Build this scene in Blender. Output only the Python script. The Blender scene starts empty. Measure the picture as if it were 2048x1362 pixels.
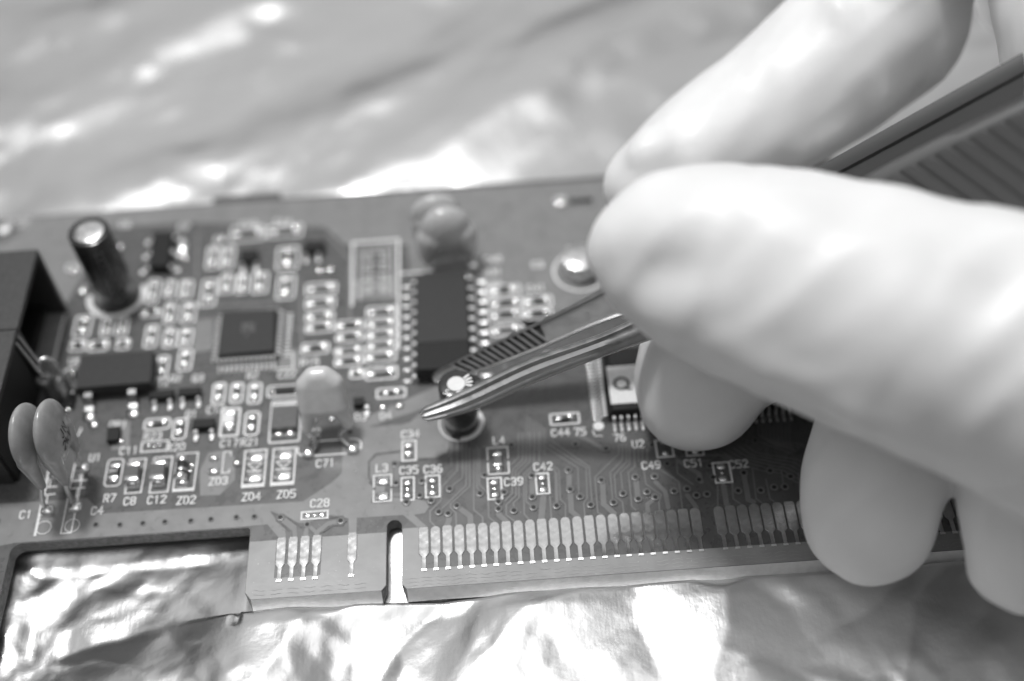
import bpy, bmesh, math, random
from mathutils import Vector, Matrix, noise
import numpy as np

# ------------------------------------------------------------------ units, camera
MM = 0.01            # one millimetre of the circuit board in scene units (macro scene built at ten times life size)
R = math.radians
random.seed(7)
rng = np.random.default_rng(11)
H, TH, RHO, FPX = 114.6, R(51.0), R(4.03), 2445.0
FW = Vector((0, math.cos(TH), -math.sin(TH)))
UP0 = Vector((0, math.sin(TH), math.cos(TH)))
RT0 = Vector((1, 0, 0))
CR = RT0*math.cos(RHO) - UP0*math.sin(RHO)
CU = RT0*math.sin(RHO) + UP0*math.cos(RHO)
CAM = Vector((0, 0, H))

def ray(px, py):
    return FW + CR*((px-1024)/FPX) + CU*((681-py)/FPX)
def B(px, py, z=0.0):
    """point at height z (mm) over the board, seen in the photograph at px, py"""
    d = ray(px, py)
    return CAM + d*((z-H)/d.z)
def PD(px, py, dep):
    return CAM + ray(px, py)*dep
def proj(p):
    q = Vector(p)-CAM
    d = q.dot(FW)
    return (1024+FPX*q.dot(CR)/d, 681-FPX*q.dot(CU)/d, d)
def zfor(bx, by, ty):
    p = B(bx, by)
    lo, hi = 0, 40
    for _ in range(40):
        m = (lo+hi)/2
        if proj((p.x, p.y, m))[1] > ty: lo = m
        else: hi = m
    return lo

sc = bpy.context.scene
COL = sc.collection
cam_d = bpy.data.cameras.new('camera')
cam_d.sensor_width = 36; cam_d.sensor_fit = 'HORIZONTAL'; cam_d.lens = FPX/2048*36
cam_d.clip_start = 0.02; cam_d.clip_end = 60
cam = bpy.data.objects.new('camera', cam_d); COL.objects.link(cam)
m = Matrix.Identity(4)
for i in range(3):
    m[i][0] = CR[i]; m[i][1] = CU[i]; m[i][2] = -FW[i]; m[i][3] = CAM[i]*MM
cam.matrix_world = m
sc.camera = cam
cam_d.dof.use_dof = True
cam_d.dof.focus_distance = 127.2*MM
APERT = 5.2*MM        # aperture diameter in scene units
cam_d.dof.aperture_fstop = cam_d.lens*1e-3/APERT
cam_d.dof.aperture_blades = 0

# world: a dim grey room
w = bpy.data.worlds.new('World'); sc.world = w; w.use_nodes = True
nt = w.node_tree; nt.nodes.clear()
out = nt.nodes.new('ShaderNodeOutputWorld'); bg = nt.nodes.new('ShaderNodeBackground')
tc = nt.nodes.new('ShaderNodeTexCoord'); sp = nt.nodes.new('ShaderNodeSeparateXYZ')
cr = nt.nodes.new('ShaderNodeValToRGB')
nt.links.new(tc.outputs['Generated'], sp.inputs[0])
mp = nt.nodes.new('ShaderNodeMapRange'); mp.inputs[1].default_value = -1; mp.inputs[2].default_value = 1
nt.links.new(sp.outputs['Z'], mp.inputs[0]); nt.links.new(mp.outputs[0], cr.inputs[0])
e = cr.color_ramp.elements
e[0].position = 0.45; e[0].color = (.03, .03, .03, 1)
e[1].position = 1.0; e[1].color = (.5, .5, .5, 1)
k = e.new(0.6); k.color = (.14, .14, .14, 1)
k = e.new(0.8); k.color = (.34, .34, .34, 1)
nt.links.new(cr.outputs[0], bg.inputs[0]); bg.inputs[1].default_value = 0.62
nt.links.new(bg.outputs[0], out.inputs[0])

TGT = B(1000, 850)
def area(name, pos, sx, sy, radiance, tgt=None):
    d = bpy.data.lights.new(name, 'AREA'); d.shape = 'RECTANGLE'
    d.size = sx*MM; d.size_y = sy*MM
    d.energy = radiance*math.pi*(sx*MM)*(sy*MM)
    o = bpy.data.objects.new(name, d); COL.objects.link(o)
    p = Vector(pos); t = (tgt or TGT)
    o.location = p*MM
    o.rotation_euler = (t-p).to_track_quat('-Z', 'Y').to_euler()
    return o
def dirpos(el, az, dist):     # az 0 = away from the camera (+Y), positive to the right
    return TGT + Vector((math.sin(R(az))*math.cos(R(el)), math.cos(R(az))*math.cos(R(el)), math.sin(R(el))))*dist
area('softbox_light', dirpos(66, -6, 520), 320, 240, .72)
area('bench_lamp', dirpos(72, -38, 480), 58, 58, 138.0)
area('foil_fill_light', dirpos(30, 4, 900), 1300, 520, .32)  # unseen fill, added to lighten the foil behind the board
area('overhead_fill_light', dirpos(82, 180, 560), 500, 420, .85)  # unseen overhead fill, added to soften shadows and broaden solder highlights
area('side_light', dirpos(30, -75, 620), 300, 260, 0.7)  # area light, low on the left

sc.view_settings.view_transform = 'Standard'; sc.view_settings.look = 'None'
sc.view_settings.exposure = 0; sc.view_settings.gamma = 1; sc.view_settings.use_curve_mapping = False

# ------------------------------------------------------------------ materials
MATS = {}
def mat(name, base, rough=.5, metal=0, bump=0, bscale=1.0, var=0, vscale=1.0, spec=.5, coat=0, stretch=None, sss=0, rvar=0, speck=0):
    m = bpy.data.materials.new(name); m.use_nodes = True
    n = m.node_tree; b = n.nodes['Principled BSDF']
    b.inputs['Base Color'].default_value = (base, base, base, 1)
    b.inputs['Roughness'].default_value = rough; b.inputs['Metallic'].default_value = metal
    b.inputs['Specular IOR Level'].default_value = spec
    b.inputs['Coat Weight'].default_value = coat; b.inputs['Coat Roughness'].default_value = .12
    if sss:
        b.inputs['Subsurface Weight'].default_value = sss
        b.inputs['Subsurface Radius'].default_value = (1, 1, 1); b.inputs['Subsurface Scale'].default_value = 2.0*MM
    t = n.nodes.new('ShaderNodeTexCoord')
    mpn = n.nodes.new('ShaderNodeMapping'); n.links.new(t.outputs['Object'], mpn.inputs[0])
    if stretch:
        mpn.inputs['Rotation'].default_value = (0, 0, stretch[0]); mpn.inputs['Scale'].default_value = (stretch[1], stretch[2], stretch[1])
    if var:
        x = n.nodes.new('ShaderNodeTexNoise'); x.inputs['Scale'].default_value = vscale/MM; x.inputs['Detail'].default_value = 5
        n.links.new(t.outputs['Object'], x.inputs[0])
        r = n.nodes.new('ShaderNodeMapRange'); r.inputs[1].default_value = .3; r.inputs[2].default_value = .7
        r.inputs[3].default_value = max(0, base*(1-var)); r.inputs[4].default_value = min(1, base*(1+var))
        n.links.new(x.outputs[0], r.inputs[0]); last = r.outputs[0]
        if speck:
            v = n.nodes.new('ShaderNodeTexVoronoi'); v.inputs['Scale'].default_value = 1.6/MM
            n.links.new(t.outputs['Object'], v.inputs[0])
            lt = n.nodes.new('ShaderNodeMath'); lt.operation = 'LESS_THAN'; lt.inputs[1].default_value = speck
            n.links.new(v.outputs['Distance'], lt.inputs[0])
            ma = n.nodes.new('ShaderNodeMath'); ma.operation = 'MULTIPLY_ADD'; ma.inputs[1].default_value = .35
            n.links.new(lt.outputs[0], ma.inputs[0]); n.links.new(last, ma.inputs[2]); last = ma.outputs[0]
        n.links.new(last, b.inputs['Base Color'])
    if rvar:
        x = n.nodes.new('ShaderNodeTexNoise'); x.inputs['Scale'].default_value = .9/MM; x.inputs['Detail'].default_value = 6
        n.links.new(t.outputs['Object'], x.inputs[0])
        r = n.nodes.new('ShaderNodeMapRange'); r.inputs[1].default_value = .35; r.inputs[2].default_value = .65
        r.inputs[3].default_value = max(.02, rough-rvar); r.inputs[4].default_value = rough+rvar
        n.links.new(x.outputs[0], r.inputs[0]); n.links.new(r.outputs[0], b.inputs['Roughness'])
    if bump:
        x = n.nodes.new('ShaderNodeTexNoise'); x.inputs['Scale'].default_value = bscale/MM; x.inputs['Detail'].default_value = 4
        n.links.new(mpn.outputs[0], x.inputs[0])
        bp = n.nodes.new('ShaderNodeBump'); bp.inputs['Strength'].default_value = 1; bp.inputs['Distance'].default_value = bump*MM
        n.links.new(x.outputs[0], bp.inputs['Height']); n.links.new(bp.outputs[0], b.inputs['Normal'])
    MATS[name] = m
    return m
mat('solder_mask', .105, .30, bump=.004, bscale=2.5, var=.10, vscale=.5, speck=.05, rvar=.06)
mat('masked_copper', .23, .32, bump=.006, bscale=2.0, var=.10, vscale=.4, speck=.045, rvar=.06)
mat('masked_trace', .19, .30, var=.08, vscale=.6)
mat('groove', .05, .4)
mat('laminate', .30, .36, bump=.008, bscale=1.6, var=.14, vscale=.28, speck=.06)
mat('board_edge', .20, .7, bump=.05, bscale=4, var=.35, vscale=2.5)
mat('bevel', .78, .6, bump=.02, bscale=2.5, var=.08, vscale=1.2)
mat('score', .37, .5)
mat('silk', .80, .55, var=.12, vscale=4)
mat('gold', .52, .15, 1, bump=.002, bscale=3.0, var=.14, vscale=1.3, rvar=.08)
mat('bright_tip', .95, .35, 1)
mat('solder', .88, .19, 1, bump=.02, bscale=1.6, rvar=.06)
mat('tin', .80, .25, 1, bump=.01, bscale=3)
mat('hole', .012, .6)
mat('black_plastic', .035, .42, bump=.012, bscale=7, var=.25, vscale=4)
mat('chip_black', .012, .55, spec=.3, bump=.006, bscale=8, var=.2, vscale=3)
mat('chip_gray', .042, .6, spec=.3, bump=.004, bscale=8, var=.12, vscale=3)
mat('marking', .16, .5)
mat('connector', .045, .48, bump=.02, bscale=5, var=.25, vscale=2.2)
mat('shade_black', .010, .6)  # near-black tone stands in for shade in the socket and jaw
mat('ceramic', .33, .22, bump=.02, bscale=.9, var=.10, vscale=.8, coat=.4)
mat('ceramic_light', .62, .26, bump=.01, bscale=.8, var=.08, vscale=.7, coat=.5)
mat('ceramic_gloss', .50, .12, coat=.6, bump=.01, bscale=.8)
mat('body_tan', .22, .35, var=.15, vscale=3)
mat('body_dark', .10, .35, var=.15, vscale=3)
mat('sleeve', .03, .25, coat=.5, var=.2, vscale=1)
mat('aluminium', .72, .32, 1, bump=.01, bscale=3, rvar=.08)
mat('ink', .015, .5)
mat('label_paper', .78, .5, var=.05, vscale=2)
mat('steel', .50, .36, 1, bump=.02, bscale=1.6, stretch=(0, 1, 1), rvar=.08)
mat('grip_shade', .055, .42, bump=.01, bscale=4)  # dark tail tone, paints in the shade on the rear arm's inner face
mat('pin_tin', .92, .34, 1)
mat('steel_dull', .40, .42, 1, bump=.015, bscale=4, rvar=.08)
mat('latex', .83, .42, bump=.03, bscale=.8, var=.035, vscale=.12, sss=.25, spec=.35)

# foil
def foil_mat():
    m = mat('foil', .80, .28, 1, bump=0)
    n = m.node_tree; b = n.nodes['Principled BSDF']
    t = n.nodes.new('ShaderNodeTexCoord')
    mp_ = n.nodes.new('ShaderNodeMapping'); mp_.inputs['Rotation'].default_value = (0, 0, R(35)); mp_.inputs['Scale'].default_value = (1, .06, 1)
    n.links.new(t.outputs['Object'], mp_.inputs[0])
    x = n.nodes.new('ShaderNodeTexNoise'); x.inputs['Scale'].default_value = 5.0/MM; x.inputs['Detail'].default_value = 3
    n.links.new(mp_.outputs[0], x.inputs[0])
    b1 = n.nodes.new('ShaderNodeBump'); b1.inputs['Distance'].default_value = .006*MM
    n.links.new(x.outputs[0], b1.inputs['Height'])
    y = n.nodes.new('ShaderNodeTexNoise'); y.inputs['Scale'].default_value = .55/MM; y.inputs['Detail'].default_value = 6; y.inputs['Roughness'].default_value = .55
    n.links.new(t.outputs['Object'], y.inputs[0])
    b2 = n.nodes.new('ShaderNodeBump'); b2.inputs['Distance'].default_value = .05*MM
    n.links.new(y.outputs[0], b2.inputs['Height']); n.links.new(b1.outputs[0], b2.inputs['Normal'])
    n.links.new(b2.outputs[0], b.inputs['Normal'])
foil_mat()

# ------------------------------------------------------------------ object helpers
WORG = {}
def link(o, parent, org):
    """org: world position in mm"""
    COL.objects.link(o)
    if parent is not None:
        o.parent = parent; o.location = (org - WORG[parent.name])*MM
    else: o.location = org*MM
    WORG[o.name] = org.copy()
def thing(name, org, label, cat, group=None):
    o = bpy.data.objects.new(name, None); o.empty_display_size = .02
    link(o, None, Vector(org)); o['label'] = label; o['category'] = cat
    if group: o['group'] = group
    return o
class MB:
    def __init__(s): s.v = []; s.f = []; s.m = []; s.mi = 0
    def add(s, vs, fs):
        k = len(s.v); s.v += [tuple(v) for v in vs]; s.f += [tuple(i+k for i in f) for f in fs]; s.m += [s.mi]*len(fs)
    def box(s, x0, x1, y0, y1, z0, z1, bev=0):
        if not bev:
            s.add([(x0,y0,z0),(x1,y0,z0),(x1,y1,z0),(x0,y1,z0),(x0,y0,z1),(x1,y0,z1),(x1,y1,z1),(x0,y1,z1)],
                  [(3,2,1,0),(4,5,6,7),(0,1,5,4),(1,2,6,5),(2,3,7,6),(3,0,4,7)])
            return
        b = bev
        bm = bmesh.new(); bmesh.ops.create_cube(bm, size=1)
        for v in bm.verts: v.co = Vector((x0+(x1-x0)*(v.co.x+.5), y0+(y1-y0)*(v.co.y+.5), z0+(z1-z0)*(v.co.z+.5)))
        bmesh.ops.bevel(bm, geom=list(bm.edges), offset=b, segments=2, affect='EDGES', profile=.5)
        s.bm(bm)
    def bm(s, bm, mtx=None):
        bm.verts.ensure_lookup_table()
        vs = [(mtx @ v.co if mtx else v.co) for v in bm.verts]
        s.add([tuple(v) for v in vs], [[v.index for v in f.verts] for f in bm.faces]); bm.free()
    def prism(s, pts, z0, z1, top=None):
        """pts: list of xy counter-clockwise; top: optional other outline at z1"""
        n = len(pts); top = top or pts
        s.add([(p[0], p[1], z0) for p in pts]+[(p[0], p[1], z1) for p in top],
              [tuple(range(n-1, -1, -1)), tuple(range(n, 2*n))]+[(i, (i+1) % n, n+(i+1) % n, n+i) for i in range(n)])
    def poly(s, pts, z): s.add([(p[0], p[1], z) for p in pts], [tuple(range(len(pts)))])
    def lathe(s, prof, c=(0, 0, 0), seg=40, mtx=None):
        vs = []; fs = []; n = len(prof)
        for i in range(seg):
            a = 2*math.pi*i/seg
            for r, z in prof:
                p = Vector((r*math.cos(a), r*math.sin(a), z))
                if mtx: p = mtx @ p
                vs.append((p.x+c[0], p.y+c[1], p.z+c[2]))
        for i in range(seg):
            j = (i+1) % seg
            for k in range(n-1): fs.append((i*n+k, j*n+k, j*n+k+1, i*n+k+1))
        s.add(vs, fs)
    def tube(s, path, r, seg=12, cap=True):
        P = [Vector(p) for p in path]; n = len(P)
        rr = r if isinstance(r, (list, tuple)) else [r]*n
        vs = []; fs = []; up = None
        for i in range(n):
            t = (P[min(i+1, n-1)]-P[max(i-1, 0)]).normalized()
            if up is None:
                up = Vector((0, 0, 1)) if abs(t.z) < .9 else Vector((1, 0, 0))
            a = (up - t*up.dot(t)).normalized(); up = a; b = t.cross(a)
            for k in range(seg):
                an = 2*math.pi*k/seg
                vs.append(P[i]+(a*math.cos(an)+b*math.sin(an))*rr[i])
        for i in range(n-1):
            for k in range(seg):
                k2 = (k+1) % seg
                fs.append((i*seg+k, i*seg+k2, (i+1)*seg+k2, (i+1)*seg+k))
        if cap:
            fs.append(tuple(range(seg-1, -1, -1))); fs.append(tuple(range((n-1)*seg, n*seg)))
        s.add(vs, fs)
    def stroke(s, pts, wd, z, closed=False):
        """a flat band along a polyline, mitred, with rounded ends"""
        global ZC
        ZC = (ZC+1) % 14; z = z+ZC*.0009
        P = [Vector((p[0], p[1])) for p in pts]
        Q = [P[0]]
        for p in P[1:]:
            if (p-Q[-1]).length > 1e-4: Q.append(p)
        P = Q
        if closed and (P[0]-P[-1]).length < 1e-4: P.pop()
        n = len(P); h = wd/2
        if n < 2: return
        L = []; Rr = []
        for i in range(n):
            if closed: a = (P[i]-P[i-1]).normalized(); b = (P[(i+1) % n]-P[i]).normalized()
            else:
                a = (P[i]-P[i-1]).normalized() if i > 0 else (P[1]-P[0]).normalized()
                b = (P[i+1]-P[i]).normalized() if i < n-1 else a
            na = Vector((-a.y, a.x)); nb = Vector((-b.y, b.x)); mm = (na+nb)
            mm = mm.normalized() if mm.length > 1e-3 else na
            q = h/max(.5, mm.dot(na))
            L.append(P[i]+mm*q); Rr.append(P[i]-mm*q)
        if closed:
            s.add([(p.x, p.y, z) for p in L+Rr], [(i, n+i, n+(i+1) % n, (i+1) % n) for i in range(n)])
        else:
            vs = [(p.x, p.y, z) for p in L+Rr]; fs = [(i, n+i, n+i+1, i+1) for i in range(n-1)]
            for e_, d in ((0, -1), (n-1, 1)):
                t = ((P[1]-P[0]) if e_ == 0 else (P[-1]-P[-2])).normalized()*d
                nn = (L[e_]-P[e_]); k0 = len(vs); c = []
                for k in range(1, 4):
                    an = math.pi*k/4
                    q = P[e_]+nn*math.cos(an)+t*h*math.sin(an); vs.append((q.x, q.y, z)); c.append(k0+k-1)
                f = [e_]+c+[n+e_]
                fs.append(tuple(f if d < 0 else f[::-1]))
            s.add(vs, fs)
    def mesh(s, name, mats, org=Vector((0, 0, 0)), smooth=None):
        me = bpy.data.meshes.new(name)
        me.from_pydata([((v[0]-org[0])*MM, (v[1]-org[1])*MM, (v[2]-org[2])*MM) for v in s.v], [], s.f)
        for m_ in (mats if isinstance(mats, (list, tuple)) else [mats]): me.materials.append(MATS[m_])
        me.polygons.foreach_set('material_index', s.m)
        if smooth is not None:
            me.polygons.foreach_set('use_smooth', [True]*len(me.polygons))
            if smooth > 0: me.set_sharp_from_angle(angle=R(smooth))
        me.update()
        return me
    def obj(s, name, mats, parent=None, org=None, smooth=None, label=None):
        if org is None:
            a = np.array(s.v); org = Vector(((a[:, 0].min()+a[:, 0].max())/2, (a[:, 1].min()+a[:, 1].max())/2, a[:, 2].min()))
            org = Vector([float(q) for q in org])
        o = bpy.data.objects.new(name, s.mesh(name, mats, org, smooth))
        link(o, parent, org)
        if label: o['label'] = label
        return o
ZC = 0
def inst(name, me, parent, org, rz=0, label=None):
    o = bpy.data.objects.new(name, me); link(o, parent, Vector(org)); o.rotation_euler.z = rz
    if label: o['label'] = label
    return o
def fixn(me):
    bm = bmesh.new(); bm.from_mesh(me); bmesh.ops.recalc_face_normals(bm, faces=bm.faces); bm.to_mesh(me); bm.free()

# stroke lettering
GL = {
 '0': [[(1,0),(3,0),(4,1),(4,5),(3,6),(1,6),(0,5),(0,1),(1,0)]], '1': [[(.8,5),(2,6),(2,0)]],
 '2': [[(0,5),(1,6),(3,6),(4,5),(4,4),(0,0),(4,0)]],
 '3': [[(0,5),(1,6),(3,6),(4,5),(4,4),(3,3),(1.6,3)],[(3,3),(4,2),(4,1),(3,0),(1,0),(0,1)]],
 '4': [[(3,0),(3,6),(0,2),(4.3,2)]], '5': [[(4,6),(0,6),(0,3.5),(3,3.5),(4,2.6),(4,1),(3,0),(0,0)]],
 '6': [[(3.6,6),(1.6,6),(0,4),(0,1),(1,0),(3,0),(4,1),(4,2.4),(3,3.3),(.2,3.1)]], '7': [[(0,6),(4,6),(1.4,0)]],
 '8': [[(1,3.2),(0,4.2),(0,5),(1,6),(3,6),(4,5),(4,4.2),(3,3.2),(1,3.2)],[(3,3.2),(4,2.2),(4,1),(3,0),(1,0),(0,1),(0,2.2),(1,3.2)]],
 '9': [[(.4,0),(2.4,0),(4,2),(4,5),(3,6),(1,6),(0,5),(0,3.6),(1,2.7),(3.8,2.9)]],
 'C': [[(4,5),(3,6),(1,6),(0,5),(0,1),(1,0),(3,0),(4,1)]], 'L': [[(0,6),(0,0),(3.8,0)]],
 'R': [[(0,0),(0,6),(3,6),(4,5),(4,4),(3,3),(0,3)],[(1.8,3),(4,0)]], 'Z': [[(0,6),(4,6),(0,0),(4,0)]],
 'D': [[(0,0),(0,6),(2.6,6),(4,4.6),(4,1.4),(2.6,0),(0,0)]], 'U': [[(0,6),(0,1),(1,0),(3,0),(4,1),(4,6)]],
 'Q': [[(1,0),(3,0),(4,1),(4,5),(3,6),(1,6),(0,5),(0,1),(1,0)],[(2.4,1.6),(4.3,-.4)]],
 'J': [[(3,6),(3,1),(2,0),(1,0),(0,1)]], 'N': [[(0,0),(0,6),(4,0),(4,6)]], 'k': [[(0,0),(0,6)],[(3.4,4),(0,1.6),(1.4,2.6),(3.6,0)]],
 'V': [[(0,6),(2,0),(4,6)]], 'B': [[(0,3),(3,3),(4,4),(4,5),(3,6),(0,6),(0,0),(3,0),(4,1),(4,2),(3,3)]],
}
def text(mb, s, x, y, h, z, wd=None, centre=True, sx=.78, rot=0):
    k = h/6; adv = (4+2.0)*k*sx; wd = wd or h*.17
    W = adv*len(s)-2.0*k*sx; x0 = -W/2 if centre else 0
    c, sn = math.cos(rot), math.sin(rot)
    for i, ch in enumerate(s):
        for pl in GL.get(ch, []):
            q = [(x0+i*adv+p[0]*k*sx, (p[1]-3)*k) for p in pl]
            mb.stroke([(x+a*c-b*sn, y+a*sn+b*c) for a, b in q], wd, z)

def XY(px, py): p = B(px, py); return (p.x, p.y)
def reg(ox, oy, s): return lambda x, y: XY(ox+x*s, oy+y*s)
R3 = reg(700, 860, 420/2043); R4 = reg(1050, 760, 420/1788); R5 = reg(1250, 860, 420/2043)
R2 = reg(480, 960, 420/2043)

# ------------------------------------------------------------------ structure: foil surface
def facets(x, y, cell, seed):
    """random piecewise-linear surface on a jittered triangular grid: flat facets with sharp creases"""
    r = np.random.default_rng(seed); N = 128
    tab = r.uniform(-1, 1, (N, N))
    gx = x/cell; gy = y/cell
    i = np.floor(gx).astype(int); j = np.floor(gy).astype(int); fx = gx-i; fy = gy-j
    g = lambda a, b: tab[a % N, b % N]
    flip = ((i*7+j*13) % 3 == 0)
    a = g(i, j); b = g(i+1, j); c = g(i, j+1); d = g(i+1, j+1)
    t1 = np.where(fx+fy < 1, a+(b-a)*fx+(c-a)*fy, d+(c-d)*(1-fx)+(b-d)*(1-fy))
    t2 = np.where(fx > fy, a+(b-a)*fx+(d-b)*fy, a+(c-a)*fy+(d-c)*fx)
    return np.where(flip, t1, t2)
def smooth_n(x, y, cell, seed):
    r = np.random.default_rng(seed); N = 128; tab = r.uniform(-1, 1, (N, N))
    gx = x/cell; gy = y/cell; i = np.floor(gx).astype(int); j = np.floor(gy).astype(int); fx = gx-i; fy = gy-j
    fx = fx*fx*(3-2*fx); fy = fy*fy*(3-2*fy); g = lambda a, b: tab[a % N, b % N]
    return (g(i, j)*(1-fx)+g(i+1, j)*fx)*(1-fy)+(g(i, j+1)*(1-fx)+g(i+1, j+1)*fx)*fy
YB = B(640, 1190).y      # front edge of the board
YT = B(700, 387).y       # back edge
def foil():
    xs = np.concatenate([np.arange(-190, -75, 1.6), np.arange(-75, 75, .42), np.arange(75, 190, 1.6)])
    ys = np.concatenate([np.arange(0, 28, 1.2), np.arange(28, 78, .36), np.arange(78, 330, 1.0)])
    X, Y = np.meshgrid(xs, ys)
    wx = X+3.5*smooth_n(X, Y, 17, 1)+.6*smooth_n(X, Y, 6, 2); wy = Y+3.5*smooth_n(X, Y, 15, 3)+.6*smooth_n(X, Y, 5, 4)
    def rot(a): return wx*math.cos(a)+wy*math.sin(a), -wx*math.sin(a)+wy*math.cos(a)
    a1, b1 = rot(.5); a2, b2 = rot(-.35); a3, b3 = rot(1.1)
    big = 1.9*facets(a1*.55, b1*1.2, 14, 21)+.9*facets(a2*1.1, b2*.8, 9, 22)
    fine = .75*facets(a3, b3*.7, 4.8, 23)+.30*facets(a1*1.3, b1*.8, 2.4, 24)+.13*facets(a2, b2, 1.5, 27)
    msk = np.clip(.35+1.2*smooth_n(X, Y, 9, 25), 0, 1)
    left = np.clip((10-X)/45, .42, 1.0)
    Z = big*.75 + fine*msk*left
    Z += .5*smooth_n(X, Y, 30, 26)
    Z -= left*(.45*np.abs(smooth_n(a2*.8, b2*1.2, 8.5, 50))+.16*np.abs(smooth_n(a1, b1, 3.1, 51)))-.2*left
    # long diagonal folds behind the board
    back = np.clip((Y-YT+7)/6, 0, 1)
    c, s_ = math.cos(R(30)), math.sin(R(30)); u = X*c+Y*s_; v = -X*s_+Y*c
    v2 = v+3*smooth_n(u, v, 30, 31)
    Z = Z*(1-.8*back)+back*(.062*np.clip(Y-YT, 0, 45)+1.25*smooth_n(u*.22, v2, 12, 32)+.40*smooth_n(u*.3, v2, 6.0, 33)+.12*smooth_n(u*.6, v2, 3.0, 34))
    Z += np.clip((Y-170)/70, 0, 1)**1.5*16
    Z = Z-3.3
    # keep clear of the board: distance inside the outline controls how far the foil is pressed down
    dcut = np.minimum(np.minimum(X-xc0, xc1-X), yc-Y)              # positive inside the cutout
    dfront = (YE-.66)-Y                                            # positive in front of the board
    free = np.maximum(np.where(X < xc1+.6, dcut, -9), np.where(X > xc0-2, dfront, -9))
    dback = Y-YT
    free = np.maximum(free, dback)
    k = np.clip(free/4.0, 0, 1)
    top = np.where((dfront > 0) & (X > xc1-.5), -.75+.35*smooth_n(X, Y, 5, 60)+k*2.0, -1.85+k*3.0)
    wx1 = np.clip((X-(xc1-9))/10, 0, 1); wx1 = wx1*wx1*(3-2*wx1); wx1 = np.where(dfront > -.3, wx1, (X > xc1+.2)*1.0)
    lb = -3.0+.085*np.clip(yc-Y, 0, 26)
    base = np.where(dback > 0, -3.0, np.where(dfront > 0, lb*(1-wx1)+wx1*(-.85), np.where(X < xc1+.3, lb, -2.1)))
    Z = base+(Z+3.3)*(.35+.65*np.clip((free+1)/3, 0, 1))
    over = Z-top
    Z = np.where(over > 0, top-.25*over, Z)
    Z = np.where(free < -.05, np.minimum(Z, -1.85), Z)
    ny, nx = X.shape
    V = np.stack([X, Y, Z], -1).reshape(-1, 3)*MM
    idx = np.arange(nx*ny).reshape(ny, nx)
    F = np.stack([idx[:-1, :-1], idx[:-1, 1:], idx[1:, 1:], idx[1:, :-1]], -1).reshape(-1, 4)
    me = bpy.data.meshes.new('foil_surface')
    me.vertices.add(len(V)); me.vertices.foreach_set('co', V.ravel())
    me.loops.add(F.size); me.loops.foreach_set('vertex_index', F.ravel().astype(np.int32))
    me.polygons.add(len(F)); me.polygons.foreach_set('loop_start', np.arange(0, F.size, 4, dtype=np.int32))
    me.polygons.foreach_set('use_smooth', np.ones(len(F), bool))
    me.update(calc_edges=True); me.materials.append(MATS['foil'])
    o = bpy.data.objects.new('foil_surface', me); COL.objects.link(o); o['kind'] = 'structure'
    return o

# ------------------------------------------------------------------ the circuit board
XL = B(-260, 900).x; XR = B(2330, 900).x
cb = thing('circuit_board', (B(900, 850).x, B(900, 850).y, -1.7), 'grey populated computer expansion card with gold edge contacts, lying on crumpled foil', 'circuit board')
T = 1.7
xc0 = B(21, 1100).x; xc1 = B(501, 1060).x; yc = (B(36, 1087).y+B(499, 1056).y)/2
xt1 = B(773, 1110).x; xn = B(804, 1110).x; yn = B(789, 1040).y
YE = B(745, 1183).y
foil()
def arc(cx, cy, r, a0, a1, n=8): return [(cx+r*math.cos(a0+(a1-a0)*i/n), cy+r*math.sin(a0+(a1-a0)*i/n)) for i in range(n+1)]
PI = math.pi
outl = [(XL, YE-4), (xc0, YE-4)]
outl += arc(xc0+1.1, yc-1.1, 1.1, PI, PI/2, 6) + arc(xc1-.5, yc-.5, .5, PI/2, 0, 4)
outl += [(xc1, YE+.9), (xc1+.7, YE), (xt1-.5, YE), (xt1, YE+.6)]
rn = (xn-xt1)/2
outl += arc((xt1+xn)/2, yn-rn, rn, PI, 0, 12)
outl += [(xn, YE+.6), (xn+.5, YE), (XR-2, YE), (XR, YE+2), (XR, YT), (XL, YT)]
low = [((x, y-.6) if (y < YE+.05 and y > YE-1 and xc1 < x) else (x, y)) for x, y in outl]
mb = MB(); n = len(outl)
mb.add([(p[0], p[1], -T) for p in low]+[(p[0], p[1], 0) for p in outl], [])
mb.mi = 0; mb.add([], [])
k = 0
mb.f.append(tuple(range(n, 2*n))); mb.m.append(0)
mb.f.append(tuple(range(n-1, -1, -1))); mb.m.append(0)
for i in range(n):
    j = (i+1) % n
    bevel_side = outl[i][1] < YE+.05 and outl[j][1] < YE+.05 and outl[i][0] > xc1
    mb.f.append((i, j, n+j, n+i)); mb.m.append(2 if bevel_side else 1)
slab = mb.obj('board_slab', ['solder_mask', 'board_edge', 'bevel'], cb)

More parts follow.
